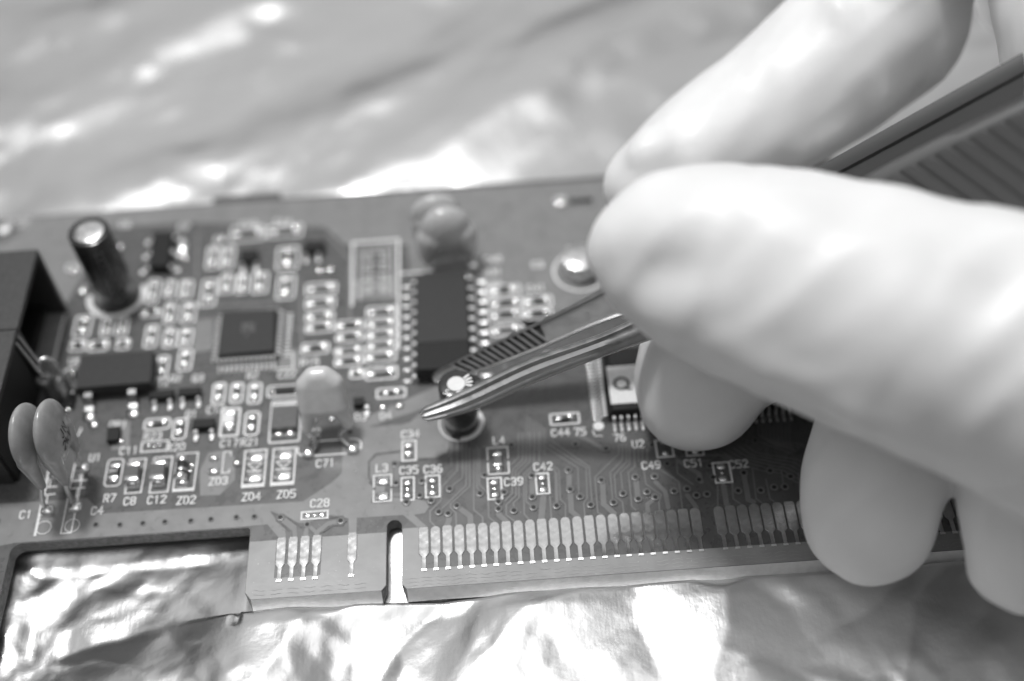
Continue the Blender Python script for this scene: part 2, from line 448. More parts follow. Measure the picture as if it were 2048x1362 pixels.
# copper under the mask, bare laminate, grooves
Z1, Z2, Z3, Z4, Z5 = .02, .045, .07, .095, .12
cop = MB()
def pp(pts, z=Z1, m=cop): m.poly([XY(*p) for p in pts][::-1] if False else [XY(*p) for p in pts], z)
def ccw(P): return P if sum(P[i][0]*P[(i+1) % len(P)][1]-P[(i+1) % len(P)][0]*P[i][1] for i in range(len(P))) > 0 else P[::-1]
def pour(pts, z=Z1, m=cop): m.poly(ccw([XY(*p) for p in pts]), z)
yt_ = lambda x: 387-.0625*(x-700)+5
pour([(-250, yt_(-250)), (2300, yt_(2300)), (2300, 520), (1240, 610), (1100, 690), (985, 600), (945, 545), (820, 545), (815, 490), (690, 490), (650, 455), (380, 445), (225, 455), (125, 620), (112, 760), (-250, 790)])  # wide upper pour, its pale tone also paints in glare towards the back
pour([(-250, 1029), (0, 1008), (175, 997), (205, 1027), (606, 1003), (664, 965), (684, 946), (686, 866), (724, 855), (804, 849), (822, 843), (838, 828), (860, 800), (900, 800), (905, 850), (896, 902), (884, 915), (838, 918), (804, 922), (786, 930), (786, 995), (838, 999), (852, 1003), (858, 1014), (850, 1026), (828, 1030), (854, 1053), (836, 1055), (806, 1030), (714, 1036), (713, 1066), (698, 1067), (697, 1037), (664, 1030), (612, 1046), (598, 1046), (560, 1030), (540, 1022), (552, 1040), (570, 1058), (572, 1075), (558, 1076), (535, 1049), (480, 1054), (30, 1086), (0, 1092), (-250, 1110)])
pour([(688, 852), (688, 870), (900, 800), (880, 770)], Z1*.5)
# bits of copper among the small components
for q in [[(230,846),(262,842),(258,900),(222,900)], [(418,905),(455,900),(470,915),(470,960),(440,990),(400,992),(400,940)], [(560,700),(602,696),(600,745),(556,748)],
          [(700,560),(790,552),(792,600),(704,600)], [(390,640),(428,636),(424,700),(386,706)], [(990,640),(1150,625),(1080,665),(985,700)]]:
    pour(q, Z1)
lam = MB()
yl = [B(848, 1052).y, B(1400, 1018).y]; yl = sum(yl)/2
yl1 = B(640, 1074).y
lam.poly([(xc1+.05, YE+.9), (xc1+.72, YE+.05), (xt1-.52, YE+.05), (xt1-.05, YE+.62), (xt1-.05, yl1), (xc1+.05, yl1)], Z1)
yn1 = B(860, 1054).y
lam.poly([(xn+.05, YE+.62), (xn+.52, YE+.05), (XR-2, YE+.05), (XR-2, yl), (xn+.05, yl)], Z1)
lam.obj('bare_laminate', 'laminate', cb)
# dark gaps between the contacts
gp = MB()
F0 = B(848.2, 1138.6); pitch = 1.2705
ytop = B(846.4, 1055).y
ytop1 = B(564.3, 1076).y; ytip1 = B(557.9, 1160).y; xf1 = B(557.9, 1160).x
ytip = F0.y
gp.poly([(F0.x-.2, ytip+.08), (XR-3, ytip+.08), (XR-3, yl+.03), (F0.x-.2, yl+.03)], Z1+.008)
gp.poly([(xf1-.55, ytip1+.25), (xf1+4.35, ytip1+.25), (xf1+4.35, ytop1+.02), (xf1-.55, ytop1+.02)], Z1+.008)
gp.obj('contact_gap', 'solder_mask', cb)

tr = MB()
def T_(rg, pts, wd=.2): tr.stroke([rg(*p) for p in pts], wd, Z2)
TR3 = [[(985,120),(985,345),(905,430),(650,430)], [(1045,140),(1045,395),(895,555),(885,690),(780,790),(780,890),(830,940)],
 [(1095,150),(1095,465),(990,550)], [(1130,150),(1130,540),(880,780)], [(1165,180),(1165,550),(980,720),(980,760),(1030,810),(1035,925)],
 [(1205,190),(1205,780),(1290,850),(1292,905)], [(1235,160),(1235,560),(1265,600)], [(1260,180),(1260,540),(1330,600)], [(1550,155),(1290,165)],
 [(1345,690),(1350,850),(1410,900)], [(1640,30),(1640,270),(1570,340)], [(1680,30),(1680,290),(1580,390),(1580,620),(1510,690)],
 [(1715,30),(1715,300),(1610,400),(1615,640),(1520,735),(1520,830),(1600,890)], [(1750,30),(1750,310),(1640,420),(1645,660),(1590,710),(1595,750)],
 [(1790,30),(1790,340),(1690,430),(1695,820),(1740,870)], [(1840,30),(1840,330),(1715,440),(1715,700),(1750,730)],
 [(1980,380),(2010,420),(2020,700)], [(1945,650),(1960,870)],
 [(985,-60),(985,120)], [(1045,-20),(1045,140)], [(1095,-10),(1095,150)], [(1130,0),(1130,150)]]
def newtr():
    global tr
    if tr.v: tr.obj('copper_trace', 'masked_trace', cb)
    tr = MB()
for t in TR3: T_(R3, t)
for t, w_ in [([(455,340),(455,540)], .62), ([(1040,745),(1170,840),(1175,930)], .62), ([(960,820),(965,880),(945,930)], .62), ([(1445,775),(1450,830),(1520,890)], .62),
          ([(1770,450),(1775,650)], .6), ([(1880,660),(1870,780),(1862,870)], .7), ([(430,630),(480,630)], .6)]: T_(R3, t, w_)
newtr()
TR4 = [[(170,570),(450,750),(458,960)], [(200,550),(520,750),(530,1010),(500,1050),(510,1160)], [(240,530),(545,740),(570,1030)], [(250,740),(290,770),(300,1020),(345,1060),(345,1160)],
 [(220,740),(255,770),(265,1040)], [(800,560),(800,630),(595,830),(620,1130),(660,1150)], [(830,540),(830,680),(725,790),(745,1010)], [(860,540),(865,700),(760,810),(775,1000),(830,1040),(840,1130)],
 [(890,560),(890,720),(815,790),(830,930)], [(930,600),(935,740),(880,790),(910,1080),(945,1110)], [(1000,700),(1030,890),(1160,980),(1140,1040),(1145,1110)],
 [(1040,590),(1040,690),(1310,870),(1340,1100)], [(1285,640),(1300,800),(1430,890)], [(1640,900),(1642,1075)], [(965,590),(970,700)], [(1000,590),(1000,700)],
 [(1330,650),(1700,640),(1788,700)], [(1330,690),(1560,690)], [(1760,760),(1775,1020)]]
for t in TR4: T_(R4, t, .18)
for t, w_ in [([(375,800),(375,920)], .6), ([(385,940),(395,1120),(450,1165)], .6), ([(660,860),(670,1060),(760,1140)], .6), ([(945,850),(960,1000)], .6), ([(1110,1010),(1042,1060),(1045,1110)], .5),
          ([(1110,870),(1195,955),(1220,1090)], .5), ([(1310,690),(1480,800),(1500,870)], .55), ([(1380,980),(1440,1060),(1460,1090)], .5), ([(1690,900),(1715,1060),(1745,1090)], .6), ([(450,470),(570,530),(660,590)], .5)]: T_(R4, t, w_)
for k in range(13):
    T_(R4, [(10, 60+19*k), (230, 52+19*k), (300, 20+19*k), (470, 8+19*k)] if k < 11 else [(10, 60+19*k), (200, 55+19*k)], .10)
for k in range(9):
    T_(R4, [(10+20*k, 300+14*k), (12+20*k, 560+10*k)], .13)
newtr()
for k in range(10):
    T_(R5, [(860+62*k, 215-14*k), (1010+52*k, 300-16*k), (1340+44*k, 400-26*k), (1500+36*k, 420-26*k), (1760+20*k, 560-30*k)] if k < 6 else [(900+70*k, 120), (1340+44*k, 380-26*k)], .13)
for k in range(9):
    T_(R5, [(1290+38*k, -150), (1300+38*k, 60+10*k), (1480+20*k, 160+4*k)], .11)
for t, w_ in [([(1155,430),(1200,680),(1250,700)], .6), ([(1040,520),(1050,670),(1130,725)], .18), ([(1240,380),(1275,670),(1330,710)], .18), ([(1370,480),(1410,670),(1450,700)], .18), ([(1520,400),(1540,520)], .18), ([(1690,420),(1700,600)], .2)]: T_(R5, t, w_)
newtr()
for t, w_ in [([(400,370),(520,465),(525,550)], .72), ([(980,400),(860,425),(750,510),(745,545)], .55), ([(650,440),(640,480),(638,545)], .6), ([(640,420),(750,520)], .4)]: T_(R2, t, w_)
for t in [[(600,560),(604,700)], [(800,548),(832,546)], [(396,470),(392,600)], [(655,470),(700,520),(700,700)], [(1010,640),(1010,740)], [(320,620),(560,604)], [(590,660),(612,658)], [(590,700),(612,697)]]:
    newtr(); tr.stroke([XY(*p) for p in t], .35, Z2)
cop.obj('copper_pour_and_glare', 'masked_copper', cb)
tr.obj('copper_trace', 'masked_trace', cb)
gr = MB()
def G_(pts, w_=.16): gr.stroke([XY(*p) for p in pts], w_, Z3)
def newgr():
    global gr
    if gr.v: gr.obj('mask_groove', 'solder_mask', cb)
    gr = MB()
G_([(745,966),(738,955),(738,924),(752,909),(802,903)], .22); newgr(); G_([(839,919),(872,917),(893,908)], .25)
for t in [[(355,395),(370,350),(420,340),(560,430),(600,455)], [(355,395),(500,500),(505,550)], [(640,425),(620,470),(600,560)], [(880,365),(1000,355),(1030,400),(1000,440),(900,440),(800,510)], [(680,500),(740,560)]]:
    newgr(); gr.stroke([R2(*p) for p in t], .2, Z3)
newgr(); gr.stroke([R3(190,510), R3(240,560), R3(215,700)], .2, Z3)
# dark mask patches cutting into the pour near C35
for q in [[(770,968),(800,966),(800,985),(770,988)], [(838,922),(900,918),(902,935),(880,958),(838,960)]]: newgr(); gr.poly(ccw([XY(*p) for p in q]), Z2+.012)
gr.obj('mask_groove', 'solder_mask', cb)

# vias
vm = MB(); vm.mi = 0
vm.lathe([(.46, .0), (.46, .035), (.44, .045), (.27, .045), (.24, .02)], seg=20)
vm.mi = 1; vm.lathe([(.26, .018), (.001, .018)], seg=20)
via_me = vm.mesh('via', ['masked_trace', 'hole'], smooth=40)
vh = MB(); vh.lathe([(.24, .012), (.001, .012)], seg=16); vh.mi = 1; vh.lathe([(.36, .0), (.33, .01), (.24, .01)], seg=16)
vhm = vh.mesh('via', ['hole', 'masked_trace'])
vias = [(R3, [(970,577),(865,800),(955,815),(1040,740),(1265,620),(1310,445),(1445,770),(1595,787),(1785,755),(1770,450),(1775,655),(1570,150),(1445,700),(1500,610),(435,335),(450,520),(700,500),(680,640),(550,705),(790,690),(2010,740)]),
        (R4, [(370,770),(385,935),(470,995),(560,1065),(650,855),(835,970),(755,1045),(940,830),(965,1015),(1105,825),(1040,955),(1110,1000),(1270,950),(1380,930),(1460,985),(1550,975),(430,550),(690,588)]),
        (R5, [(1155,420),(1100,595),(1320,590),(1410,400),(1450,560),(1555,555),(1610,455)]), (R2, [(395,368),(980,400)])]
for rg, L in vias:
    for q in L: x, y = rg(*q); inst('via', via_me, cb, (x, y, Z3+.02))
for rg, L in [(R4, [(1480,850),(1210,715),(1570,735),(1600,830),(1080,555)]), (R5, [(1265,105)]), (R2, [(140,358),(655,435)])]:
    for q in L: x, y = rg(*q); inst('via', vhm, cb, (x, y, Z3+.02))
for q in [(192,1050),(240,1050),(286,1047),(330,1044),(382,1042),(422,1039),(473,1035),(-4,1042),(700,940-75)]:
    x, y = XY(*q); inst('via', vhm, cb, (x, y, Z3+.02))

# edge contacts
def contact_mesh(L, wide, flat=False):
    w_ = wide/2; nb = .22; b1 = L*.36; b2 = L*.28
    if flat: top = [(w_, L-.25), (w_-.1, L), (-w_+.1, L), (-w_, L-.25)]
    else: top = [(w_, L-.42), (w_*.75, L-.12), (w_*.3, L), (-w_*.3, L), (-w_*.75, L-.12), (-w_, L-.42)]
    pts = [(-nb, 0), (nb, 0), (nb, b2), (w_, b1)] + top + [(-w_, b1), (-nb, b2)]
    m_ = MB(); m_.mi = 0
    inn = [(x*.93, y+(.02 if y < L/2 else -.02)) for x, y in pts]
    m_.prism(pts, 0, .03); m_.f.pop(1); m_.m.pop(1)
    k = len(m_.v); m_.add([(x, y, .03) for x, y in pts]+[(x, y, .05) for x, y in inn], [])
    N_ = len(pts)
    for i in range(N_): m_.f.append((k+i, k+(i+1) % N_, k+N_+(i+1) % N_, k+N_+i)); m_.m.append(0)
    m_.f.append(tuple(range(k+N_, k+2*N_))); m_.m.append(0)
    m_.mi = 1; m_.box(-nb-.05, nb+.05, -.22, .02, 0, .07)
    return m_.mesh('edge_contact', ['gold', 'bright_tip'])
cm = [contact_mesh(ytop-ytip, 1.08), contact_mesh(ytop-ytip, 1.08, True)]
cm1 = contact_mesh(ytop1-ytip1, 1.02, True)
for i in range(50):
    if i == 24: continue
    inst('edge_contact', cm[1 if i in (0, 2, 4, 7, 10, 14, 18, 20, 22, 26, 31) else 0], cb, (F0.x+pitch*i, ytip, Z2+.01))
for i in (0, 1, 2, 3, 6): inst('edge_contact', cm1, cb, (xf1+1.272*i, ytip1, Z2+.01))

# wavy scoring marks on the laminate along the front edge
wv = MB()
for r_ in range(3):
    x = xn+.6; pts = []
    while x < XR-4: pts.append((x, YE+.35+.42*r_+.06*math.sin(x*5.2+r_)+.05*math.sin(x*1.7))); x += .22
    for i in range(0, len(pts)-6, 7):
        if random.random() < .85: wv.stroke(pts[i:i+6], .07, Z2)
wv.obj('score_mark', 'score', cb); wv = MB()
for r_ in range(2):
    x = xc1+1; pts = []
    while x < xt1-1: pts.append((x, YE+.5+.5*r_+.06*math.sin(x*5))); x += .22
    for i in range(0, len(pts)-6, 8): wv.stroke(pts[i:i+6], .06, Z2)
wv.obj('score_mark', 'score', cb)

# ------------------------------------------------------------------ silkscreen
class Silk(MB):
    def cut(s, nm):
        if s.v: s.obj(nm, 'silk', cb)
        s.v = []; s.f = []; s.m = []
    def stroke(s, *a, **k):
        MB.stroke(s, *a, **k)
        if not s.hold: s.cut('printed_outline')
sk = Silk(); sk.hold = False
def srect(x0, y0, x1, y1, wd=.17, rnd=.0, open_=None):
    """outline in the photograph's pixels, given by its left-top and right-bottom corners"""
    a = B(x0, y1); b = B(x1, y0)
    xa, xb, ya, yb = a.x, b.x, a.y, b.y
    if rnd:
        c = rnd; P = [(xa+c, ya), (xb-c, ya), (xb, ya+c), (xb, yb-c), (xb-c, yb), (xa+c, yb), (xa, yb-c), (xa, ya+c)]
    else: P = [(xa, ya), (xb, ya), (xb, yb), (xa, yb)]
    sk.stroke(P, wd, Z4, closed=True)
    return xa, xb, ya, yb
def lab(s, px, py, h=.98, wd=None, rot=0):
    x, y = XY(px, py); sk.hold = True; text(sk, s, x, y, h, Z4, wd, rot=rot); sk.cut('printed_text'); sk.hold = False
for s_, x, y in [('C1',52,1030),('C4',195,1022),('R7',220,997),('C8',260,1003),('C12',314,1000),('ZD2',373,1001),('ZD3',437,963),('ZD4',503,994),('ZD5',573,989),('C71',651,927),('C28',640,1007),
                 ('L3',764,937),('C35',818,941),('C36',866,939),('C34',821,869),('L4',998,882),('C39',1027,964),('C42',1086,934),('C44',1121,866),('75',1160,864),('76',1239,876),('U2',1276,889),
                 ('C49',1302,931),('C51',1387,927),('C52',1477,929),('D3',721,835),('D4',772,832),('C17',459,887),('R21',500,885),('C11',258,902),('U1',191,916),('QR1',237,850),('R23',306,873),('R20',352,895),
                 ('R12',321,765),('Q2',352,757),('Q3',396,757),('C2',630,866),('C22',574,749),('Q1',383,829),('U8',150,723),('C5',1100,712),('C13',432,820),('R2',505,752)]:
    lab(s_, x, y, .95)
for s_, x, y in [('C40',985,520),('R31',985,545),('R32',985,570),('R30',985,595),('C41',1072,577),('C3',1075,530),('C6',250,450),('C9',440,480),('C10',497,450),('C14',566,445),('C7',368,455),('C19',150,535),('R15',620,725),('C53',1150,500),('U9',1120,400)]:
    lab(s_, x, y, 1.0, .2)
# named outlines in the sharp area
for q in [(805,882,832,923),(803,955,828,1002),(852,951,879,996),(977,956,1002,1000),(1074,947,1096,989),(1432,925,1457,967),(1315,880,1342,916),(1374,880,1402,913),(603,1022,656,1040)]: srect(*q, wd=.2)
srect(69, 942, 100, 1072, .16); srect(122, 928, 170, 1068, .16)
for (x, y) in [(88,1056),(145,1052)]:
    c = B(x, y); sk.stroke(arc(c.x, c.y, .82, 0, 2*PI, 10)[:-1], .1, Z4, closed=True)
for (x, y) in [(100,975),(160,962)]:
    sk.hold = True; sk.stroke([XY(x-14, y+1), XY(x+14, y-1)], .16, Z4); sk.stroke([XY(x-16, y+16), XY(x+10, y+14)], .16, Z4); sk.stroke([XY(x, y), XY(x+2, y-20)], .14, Z4)
    sk.stroke([XY(x-4, y+16), XY(x-7, y+34)], .14, Z4); sk.cut('printed_symbol'); sk.hold = False
srect(208, 918, 249, 974, .17, .3); srect(250, 918, 293, 988, .17); srect(299, 914, 346, 987, .17)
sk.hold = True; xa, xb, ya, yb = srect(346, 906, 397, 984, .17); sk.box(xa, xb, ya-.05, ya+.33, Z4-.02, Z4+.02); sk.cut('printed_outline'); sk.hold = False
for q in [(484,900,534,976), (542,896,592,972)]:
    sk.hold = True; xa, xb, ya, yb = srect(*q, wd=.2); sk.box(xa-.05, xb+.05, ya-.1, ya+.4, Z4-.02, Z4+.02); sk.cut('printed_outline'); sk.hold = False
    cx, cy = (xa+xb)/2, (ya+yb)/2+.15; hw = (xb-xa)*.33
    sk.hold = True; sk.stroke([(cx-hw, cy+.55), (cx+hw, cy+.55)], .15, Z4); sk.stroke([(cx-hw, cy-.5), (cx+hw, cy-.5)], .15, Z4)
    sk.stroke([(cx-hw*.9, cy+.42), (cx-.02, cy-.38)], .14, Z4); sk.stroke([(cx+hw*.9, cy+.42), (cx+.02, cy-.38)], .14, Z4); sk.stroke([(cx-hw*.5, cy+.1), (cx+hw*.5, cy+.1)], .08, Z4); sk.cut('printed_symbol'); sk.hold = False
# L3 and L4 split brackets
for (x0, y0, x1, y1) in [(747,950,783,1005), (977,895,1015,950)]:
    a = B(x0, y1); b = B(x1, y0); g_ = (b.y-a.y)*.43
    sk.stroke([(a.x, b.y-g_), (a.x, b.y), (b.x, b.y), (b.x, b.y-g_)], .17, Z4); sk.stroke([(a.x, a.y+g_), (a.x, a.y), (b.x, a.y), (b.x, a.y+g_)], .17, Z4)
# C71 stadium
sk.hold = True
a = B(613, 899); b = B(706, 893); yy = (a.y+b.y)/2; rr_ = .98
sk.stroke([(a.x+1.4, yy+rr_), (b.x-1.3, yy+rr_)], .2, Z4)
sk.cut('printed_outline')
sk.stroke([(b.x-.4, yy+rr_)]+arc(b.x, yy, rr_, PI/2-.2, -PI/2, 8)+arc(a.x, yy, rr_, 3*PI/2, PI-.3, 6), .2, Z4)
sk.cut('printed_outline'); sk.hold = False
srect(535, 770, 603, 795, .25, .2); srect(538, 800, 604, 887, .22, .15)
a = B(444, 947); b = B(463, 904)
sk.stroke([(b.x, b.y-.5), (b.x, b.y), (a.x, b.y), (a.x, a.y), (b.x, a.y), (b.x, a.y+.4)], .15, Z4)
srect(440, 817, 481, 874, .3, .15); srect(488, 824, 520, 872, .26, .3)
srect(288, 837, 342, 861, .24, .25); srect(344, 838, 376, 880, .24, .25); srect(282, 882, 338, 905, .2)
srect(1102, 826, 1157, 851, .22, .1)
# large electrolytic rings and others
def ring(px, py, r, wd, a0=0, a1=2*PI):
    c = B(px, py)
    if a1-a0 > 6.28: sk.stroke(arc(c.x, c.y, r, a0, a1, 48)[:-1], wd, Z4, closed=True)
    else: sk.stroke(arc(c.x, c.y, r, a0, a1, 30), wd, Z4)
ring(234, 592, 3.45, .7, -PI*1.0, .35)
ring(923, 846, 2.55, .16); ring(923, 846, 2.28, .42, -PI*.5, PI*.15)
ring(1160, 543, 3.3, .3)
ring(148, 760, 1.9, .22, PI*.5, PI); ring(130, 860, 1.9, .22, -PI*.5, 0)
sk.stroke([XY(106,730), XY(130,632)], .3, Z4)
sk.hold = True; sk.stroke([XY(704,612), XY(706,487), XY(797,480), XY(797,700)], .35, Z4); sk.stroke([XY(720,600), XY(722,500), XY(785,494), XY(785,590)], .15, Z4)
for k in range(4):
    sk.stroke([XY(728, 508+22*k), XY(778, 504+22*k)], .14, Z4); text(sk, '10', *XY(735, 517+22*k), .8, Z4, .14); text(sk, '22', *XY(768, 514+22*k), .8, Z4, .14)
sk.cut('printed_table'); sk.hold = False
sk.stroke([XY(797,548), XY(848,545)], .3, Z4)
sk.stroke([XY(848,746), XY(848,758), XY(858,758)], .3, Z4); sk.stroke([XY(1185,862), XY(1190,873), XY(1205,873)], .12, Z4)
sk.stroke([XY(585,705), XY(587,736), XY(545,739)], .2, Z4)
# outlines for the small parts at the back: local rectangles from enlarged crops
SM = []          # (px0, py0, px1, py1, vertical?, kind)
S1 = .235
def addl(ox, oy, L):
    for q in L:
        x0, y0, x1, y1 = q[:4]
        SM.append((ox+x0*S1, oy+y0*S1, ox+x1*S1, oy+y1*S1, (y1-y0) > (x1-x0)*.8 if len(q) < 5 else q[4]))
addl(250, 400, [(180,680,300,890),(330,690,430,830),(450,690,580,840),(640,680,790,910),(800,640,930,800),(945,640,1050,800),(1080,620,1220,800),(1290,640,1450,850),(1290,400,1480,600),
  (690,400,815,590,True),(815,400,940,590,True),(900,220,1190,360),(1210,210,1510,330),(140,940,310,1000),(330,880,440,1060),(470,880,610,1050),(160,1070,290,1260),(320,1100,440,1260),(450,1100,580,1260)])
addl(600, 380, [(50,790,310,900),(50,915,300,1020),(50,1040,290,1125),(50,1135,290,1220),(310,1110,540,1205),(310,1220,540,1300),(570,990,820,1095),(570,1105,820,1190),(570,1200,820,1280),(570,1295,820,1370)])
addl(550, 680, [(230,25,460,125),(510,60,750,140),(510,150,750,230),(640,250,750,330),(770,100,1030,195),(770,225,1040,345)])
addl(0, 400, [(620,990,790,1170),(855,1010,965,1160),(985,1010,1100,1160),(590,1200,740,1290),(750,1200,930,1290),(985,1190,1110,1275)])
addl(250, 680, [(260,140,380,330),(445,90,580,265),(740,370,860,550),(895,370,1010,540),(1045,370,1165,545)])
addl(950, 360, [(130,1010,400,1100),(130,1110,400,1200),(425,985,650,1090),(425,1095,650,1190),(140,1230,400,1335),(130,890,380,995)])
for (x0, y0, x1, y1, v_) in SM: srect(x0, y0, x1, y1, .27, .22)
srect(862+0, 775, 812, 799, .2) if False else srect(754, 776, 811, 798, .25, .15)


# ------------------------------------------------------------------ component builders (all parts of the board)
def dome_mesh(a, b, h, name='solder_joint', skew=0):
    m_ = MB(); vs = []; fs = []; nu, nv = 20, 7
    for j in range(nv+1):
        t = j/nv*PI/2
        for i in range(nu):
            u = 2*PI*i/nu; c, s_ = math.cos(u), math.sin(u)
            rx = abs(c)**.7*(1 if c > 0 else -1); ry = abs(s_)**.7*(1 if s_ > 0 else -1)
            q = math.cos(t); vs.append((a*rx*q, b*ry*q+skew*math.sin(t), h*math.sin(t)))
    for j in range(nv):
        for i in range(nu): fs.append((j*nu+i, j*nu+(i+1) % nu, (j+1)*nu+(i+1) % nu, (j+1)*nu+i))
    m_.add(vs, fs)
    return m_.mesh(name, 'solder', smooth=0)
DOME = {}
def solder(parent, x, y, a, b, h, z=Z3):
    k = (round(a, 1), round(b, 1), round(h, 2))
    if k not in DOME: DOME[k] = dome_mesh(*[max(.1, q) for q in k])
    return inst('solder_joint', DOME[k], parent, (x, y, z))
CH = {}
def chip(x, y, w_, l, h, vert, body='body_tan', kind='chip_capacitor', mark=False, fil=.45):
    """two-terminal surface-mount part; l along its length"""
    w_ = round(w_, 1); l = round(l, 1)
    k = (w_, l, round(h, 1), body)
    if k not in CH:
        b = MB(); b.box(-w_/2, w_/2, -l/2+l*.2, l/2-l*.2, .06, h-.03, .04); bm_ = b.mesh('body', body)
        e_ = MB(); e_.box(-w_/2-.02, w_/2+.02, 0, l*.22, .04, h, .05); em = e_.mesh('end_cap', 'tin', smooth=30)
        CH[k] = (bm_, em)
    bm_, em = CH[k]
    rz = 0 if vert else PI/2
    o = inst(kind, bm_, cb, (x, y, Z3), rz)
    d = Vector((0, 1, 0)) if vert else Vector((-1, 0, 0))
    for s_, r_ in ((-1, 0), (1, PI)):
        c = inst('end_cap', em, o, Vector((x, y, Z3))+d*s_*l/2, r_)
    for s_ in (-1, 1):
        q = Vector((x, y, 0))+d*s_*(l/2+fil*.18)
        a, bb = (w_*.56, fil) if vert else (fil, w_*.56)
        solder(o, q.x, q.y, a, bb, h*.62)
    # children of a rotated parent: undo the rotation on their placement
    for c in o.children:
        if rz:
            c.location = Matrix.Rotation(-rz, 3, 'Z') @ c.location; c.rotation_euler.z -= rz
    return o
def pads(x, y, dx, dy, a, b, h=.28, dot=True):
    for s_ in (-1, 1): solder(cb, x+s_*dx, y+s_*dy, a, b, h)
    if dot: solder(cb, x, y, .17, .17, .1)
random.seed(3)
for i, (x0, y0, x1, y1, v_) in enumerate(SM):
    a = B(x0, y1); b = B(x1, y0); w_, h_ = b.x-a.x, b.y-a.y; cx, cy = (a.x+b.x)/2, (a.y+b.y)/2
    if v_: chip(cx, cy, min(w_*.5, 1.3), max(h_*.60, .9), .55, True, random.choice(['body_tan', 'body_dark', 'body_tan']), random.choice(['chip_capacitor', 'chip_resistor']), fil=.34)
    else: chip(cx, cy, min(h_*.5, 1.0), max(w_*.62, .9), .5, False, random.choice(['body_tan', 'body_dark']), random.choice(['chip_capacitor', 'chip_resistor']), fil=.28)
# unfilled pads in the sharp area
for px, py in [(815,979),(865,974),(989,978),(1085,968),(1444,946)]:
    x, y = XY(px, py); pads(x, y, 0, .80, .48, .44, .22)
x, y = XY(630, 1031); pads(x, y, .78, 0, .44, .36, .2)
x, y = XY(309, 893); pads(x, y, .62, 0, .26, .26, .28)
x, y = XY(1329, 897); pads(x, y, .0, .8, .42, .3, .3, False); x, y = XY(1388, 893); pads(x, y, .0, .8, .42, .3, .3, False)
x, y = XY(766, 978)
for s_ in (-1, 1): solder(cb, x, y+s_*1.0, .85, .62, .24)
for px, py in [(509,938),(567,934)]:
    x, y = XY(px, py)
    for s_ in (-1, 1): solder(cb, x+.05, y+.2+s_*1.38, 1.1, .85, .30)
x, y = XY(818, 903); chip(x, y, .7, 1.3, .5, True, 'body_dark', fil=.35)
x, y = XY(996, 925); chip(x, y, .95, 1.7, .7, True, 'body_dark', 'chip_inductor', fil=.45)
x, y = XY(229, 947); r7 = chip(x, y, 1.25, 2.0, .5, True, 'chip_black', 'chip_resistor', fil=.35)
mk = MB(); text(mk, '391', x, y, .5, Z3+.49, .07); mk.obj('marking', 'silk', r7)
x, y = XY(270, 954); chip(x, y, 1.5, 2.5, 1.3, True, 'body_dark', fil=.4)
x, y = XY(321, 951); chip(x, y, 1.5, 2.5, 1.3, True, 'body_dark', fil=.4)
x, y = XY(461, 845); chip(x, y, 1.2, 2.2, .9, True, 'label_paper', fil=.4)
x, y = XY(504, 848); chip(x, y, .75, 1.6, .5, True, 'body_dark', 'chip_resistor', fil=.3)
x, y = XY(315, 849); chip(x, y, .65, 1.5, .5, False, 'body_dark', 'chip_resistor', fil=.28)
x, y = XY(359, 858); chip(x, y, .75, 1.5, .5, True, 'body_dark', 'chip_resistor', fil=.28)
x, y = XY(1130, 838); chip(x, y, .6, 1.3, .5, False, 'body_dark', fil=.28)
x, y = XY(783, 787); chip(x, y, .55, 1.2, .4, False, 'body_dark', fil=.28)
# big flat diode beside the ceramic drop, with its neighbour
x, y = XY(571, 843)
m_ = MB(); m_.prism([(x-1.55, y-1.7), (x+1.55, y-1.7), (x+1.55, y+1.7), (x-1.55, y+1.7)], .15, 1.0, [(x-1.45, y-1.55), (x+1.45, y-1.55), (x+1.45, y+1.55), (x-1.45, y+1.55)])
o = m_.obj('power_diode', 'body_dark', cb)
solder(o, x-.6, y-2.0, .8, .4, .5); solder(o, x+.7, y-2.0, .85, .45, .55)
m_ = MB(); m_.box(x-1.4, x+1.5, y+1.45, y+2.1, Z3, .95, .1); m_.obj('end_tab', 'tin', o)
x, y = XY(572, 783); m_ = MB(); m_.box(x-1.2, x+1.2, y-.35, y+.45, Z3, .5, .06); o = m_.obj('chip_resistor', 'chip_gray', cb)
solder(o, x-1.35, y-.1, .35, .4, .4); solder(o, x+1.35, y-.1, .3, .45, .4)
# glass diode ZD2
x, y = XY(367, 945)
o = None
rx = Matrix.Rotation(-PI/2, 3, 'X')
m_ = MB(); m_.lathe([(.001, -.75), (.62, -.75), (.66, -.6), (.66, .6), (.62, .75), (.001, .75)], (x, y, .72), 24, rx); zd = m_.obj('glass_diode', 'sleeve', cb, smooth=40, label='small black cylinder diode with silver end caps')
for s_ in (-1, 1):
    m_ = MB(); m_.lathe([(.001, -.32), (.68, -.32), (.72, -.25), (.72, .25), (.68, .32), (.001, .32)], (x, y+s_*1.08, .74), 24, rx); m_.obj('end_cap', 'tin', zd, smooth=40)
m_ = MB(); m_.lathe([(.665, -.15), (.672, -.1), (.672, .1), (.665, .15)], (x, y-.25, .72), 24, rx); m_.obj('band', 'tin', zd, smooth=40)
solder(zd, x+.1, y-1.6, .85, .5, .6); solder(zd, x+.9, y+.75, .3, .4, .3); solder(zd, x+.85, y+.05, .25, .3, .25)
# ZD3 pads
for px, py, a_, b_ in [(428,918,.62,.4),(428,944,.65,.45),(474,928,.5,.4)]: x, y = XY(px, py); solder(cb, x, y, a_, b_, .35)

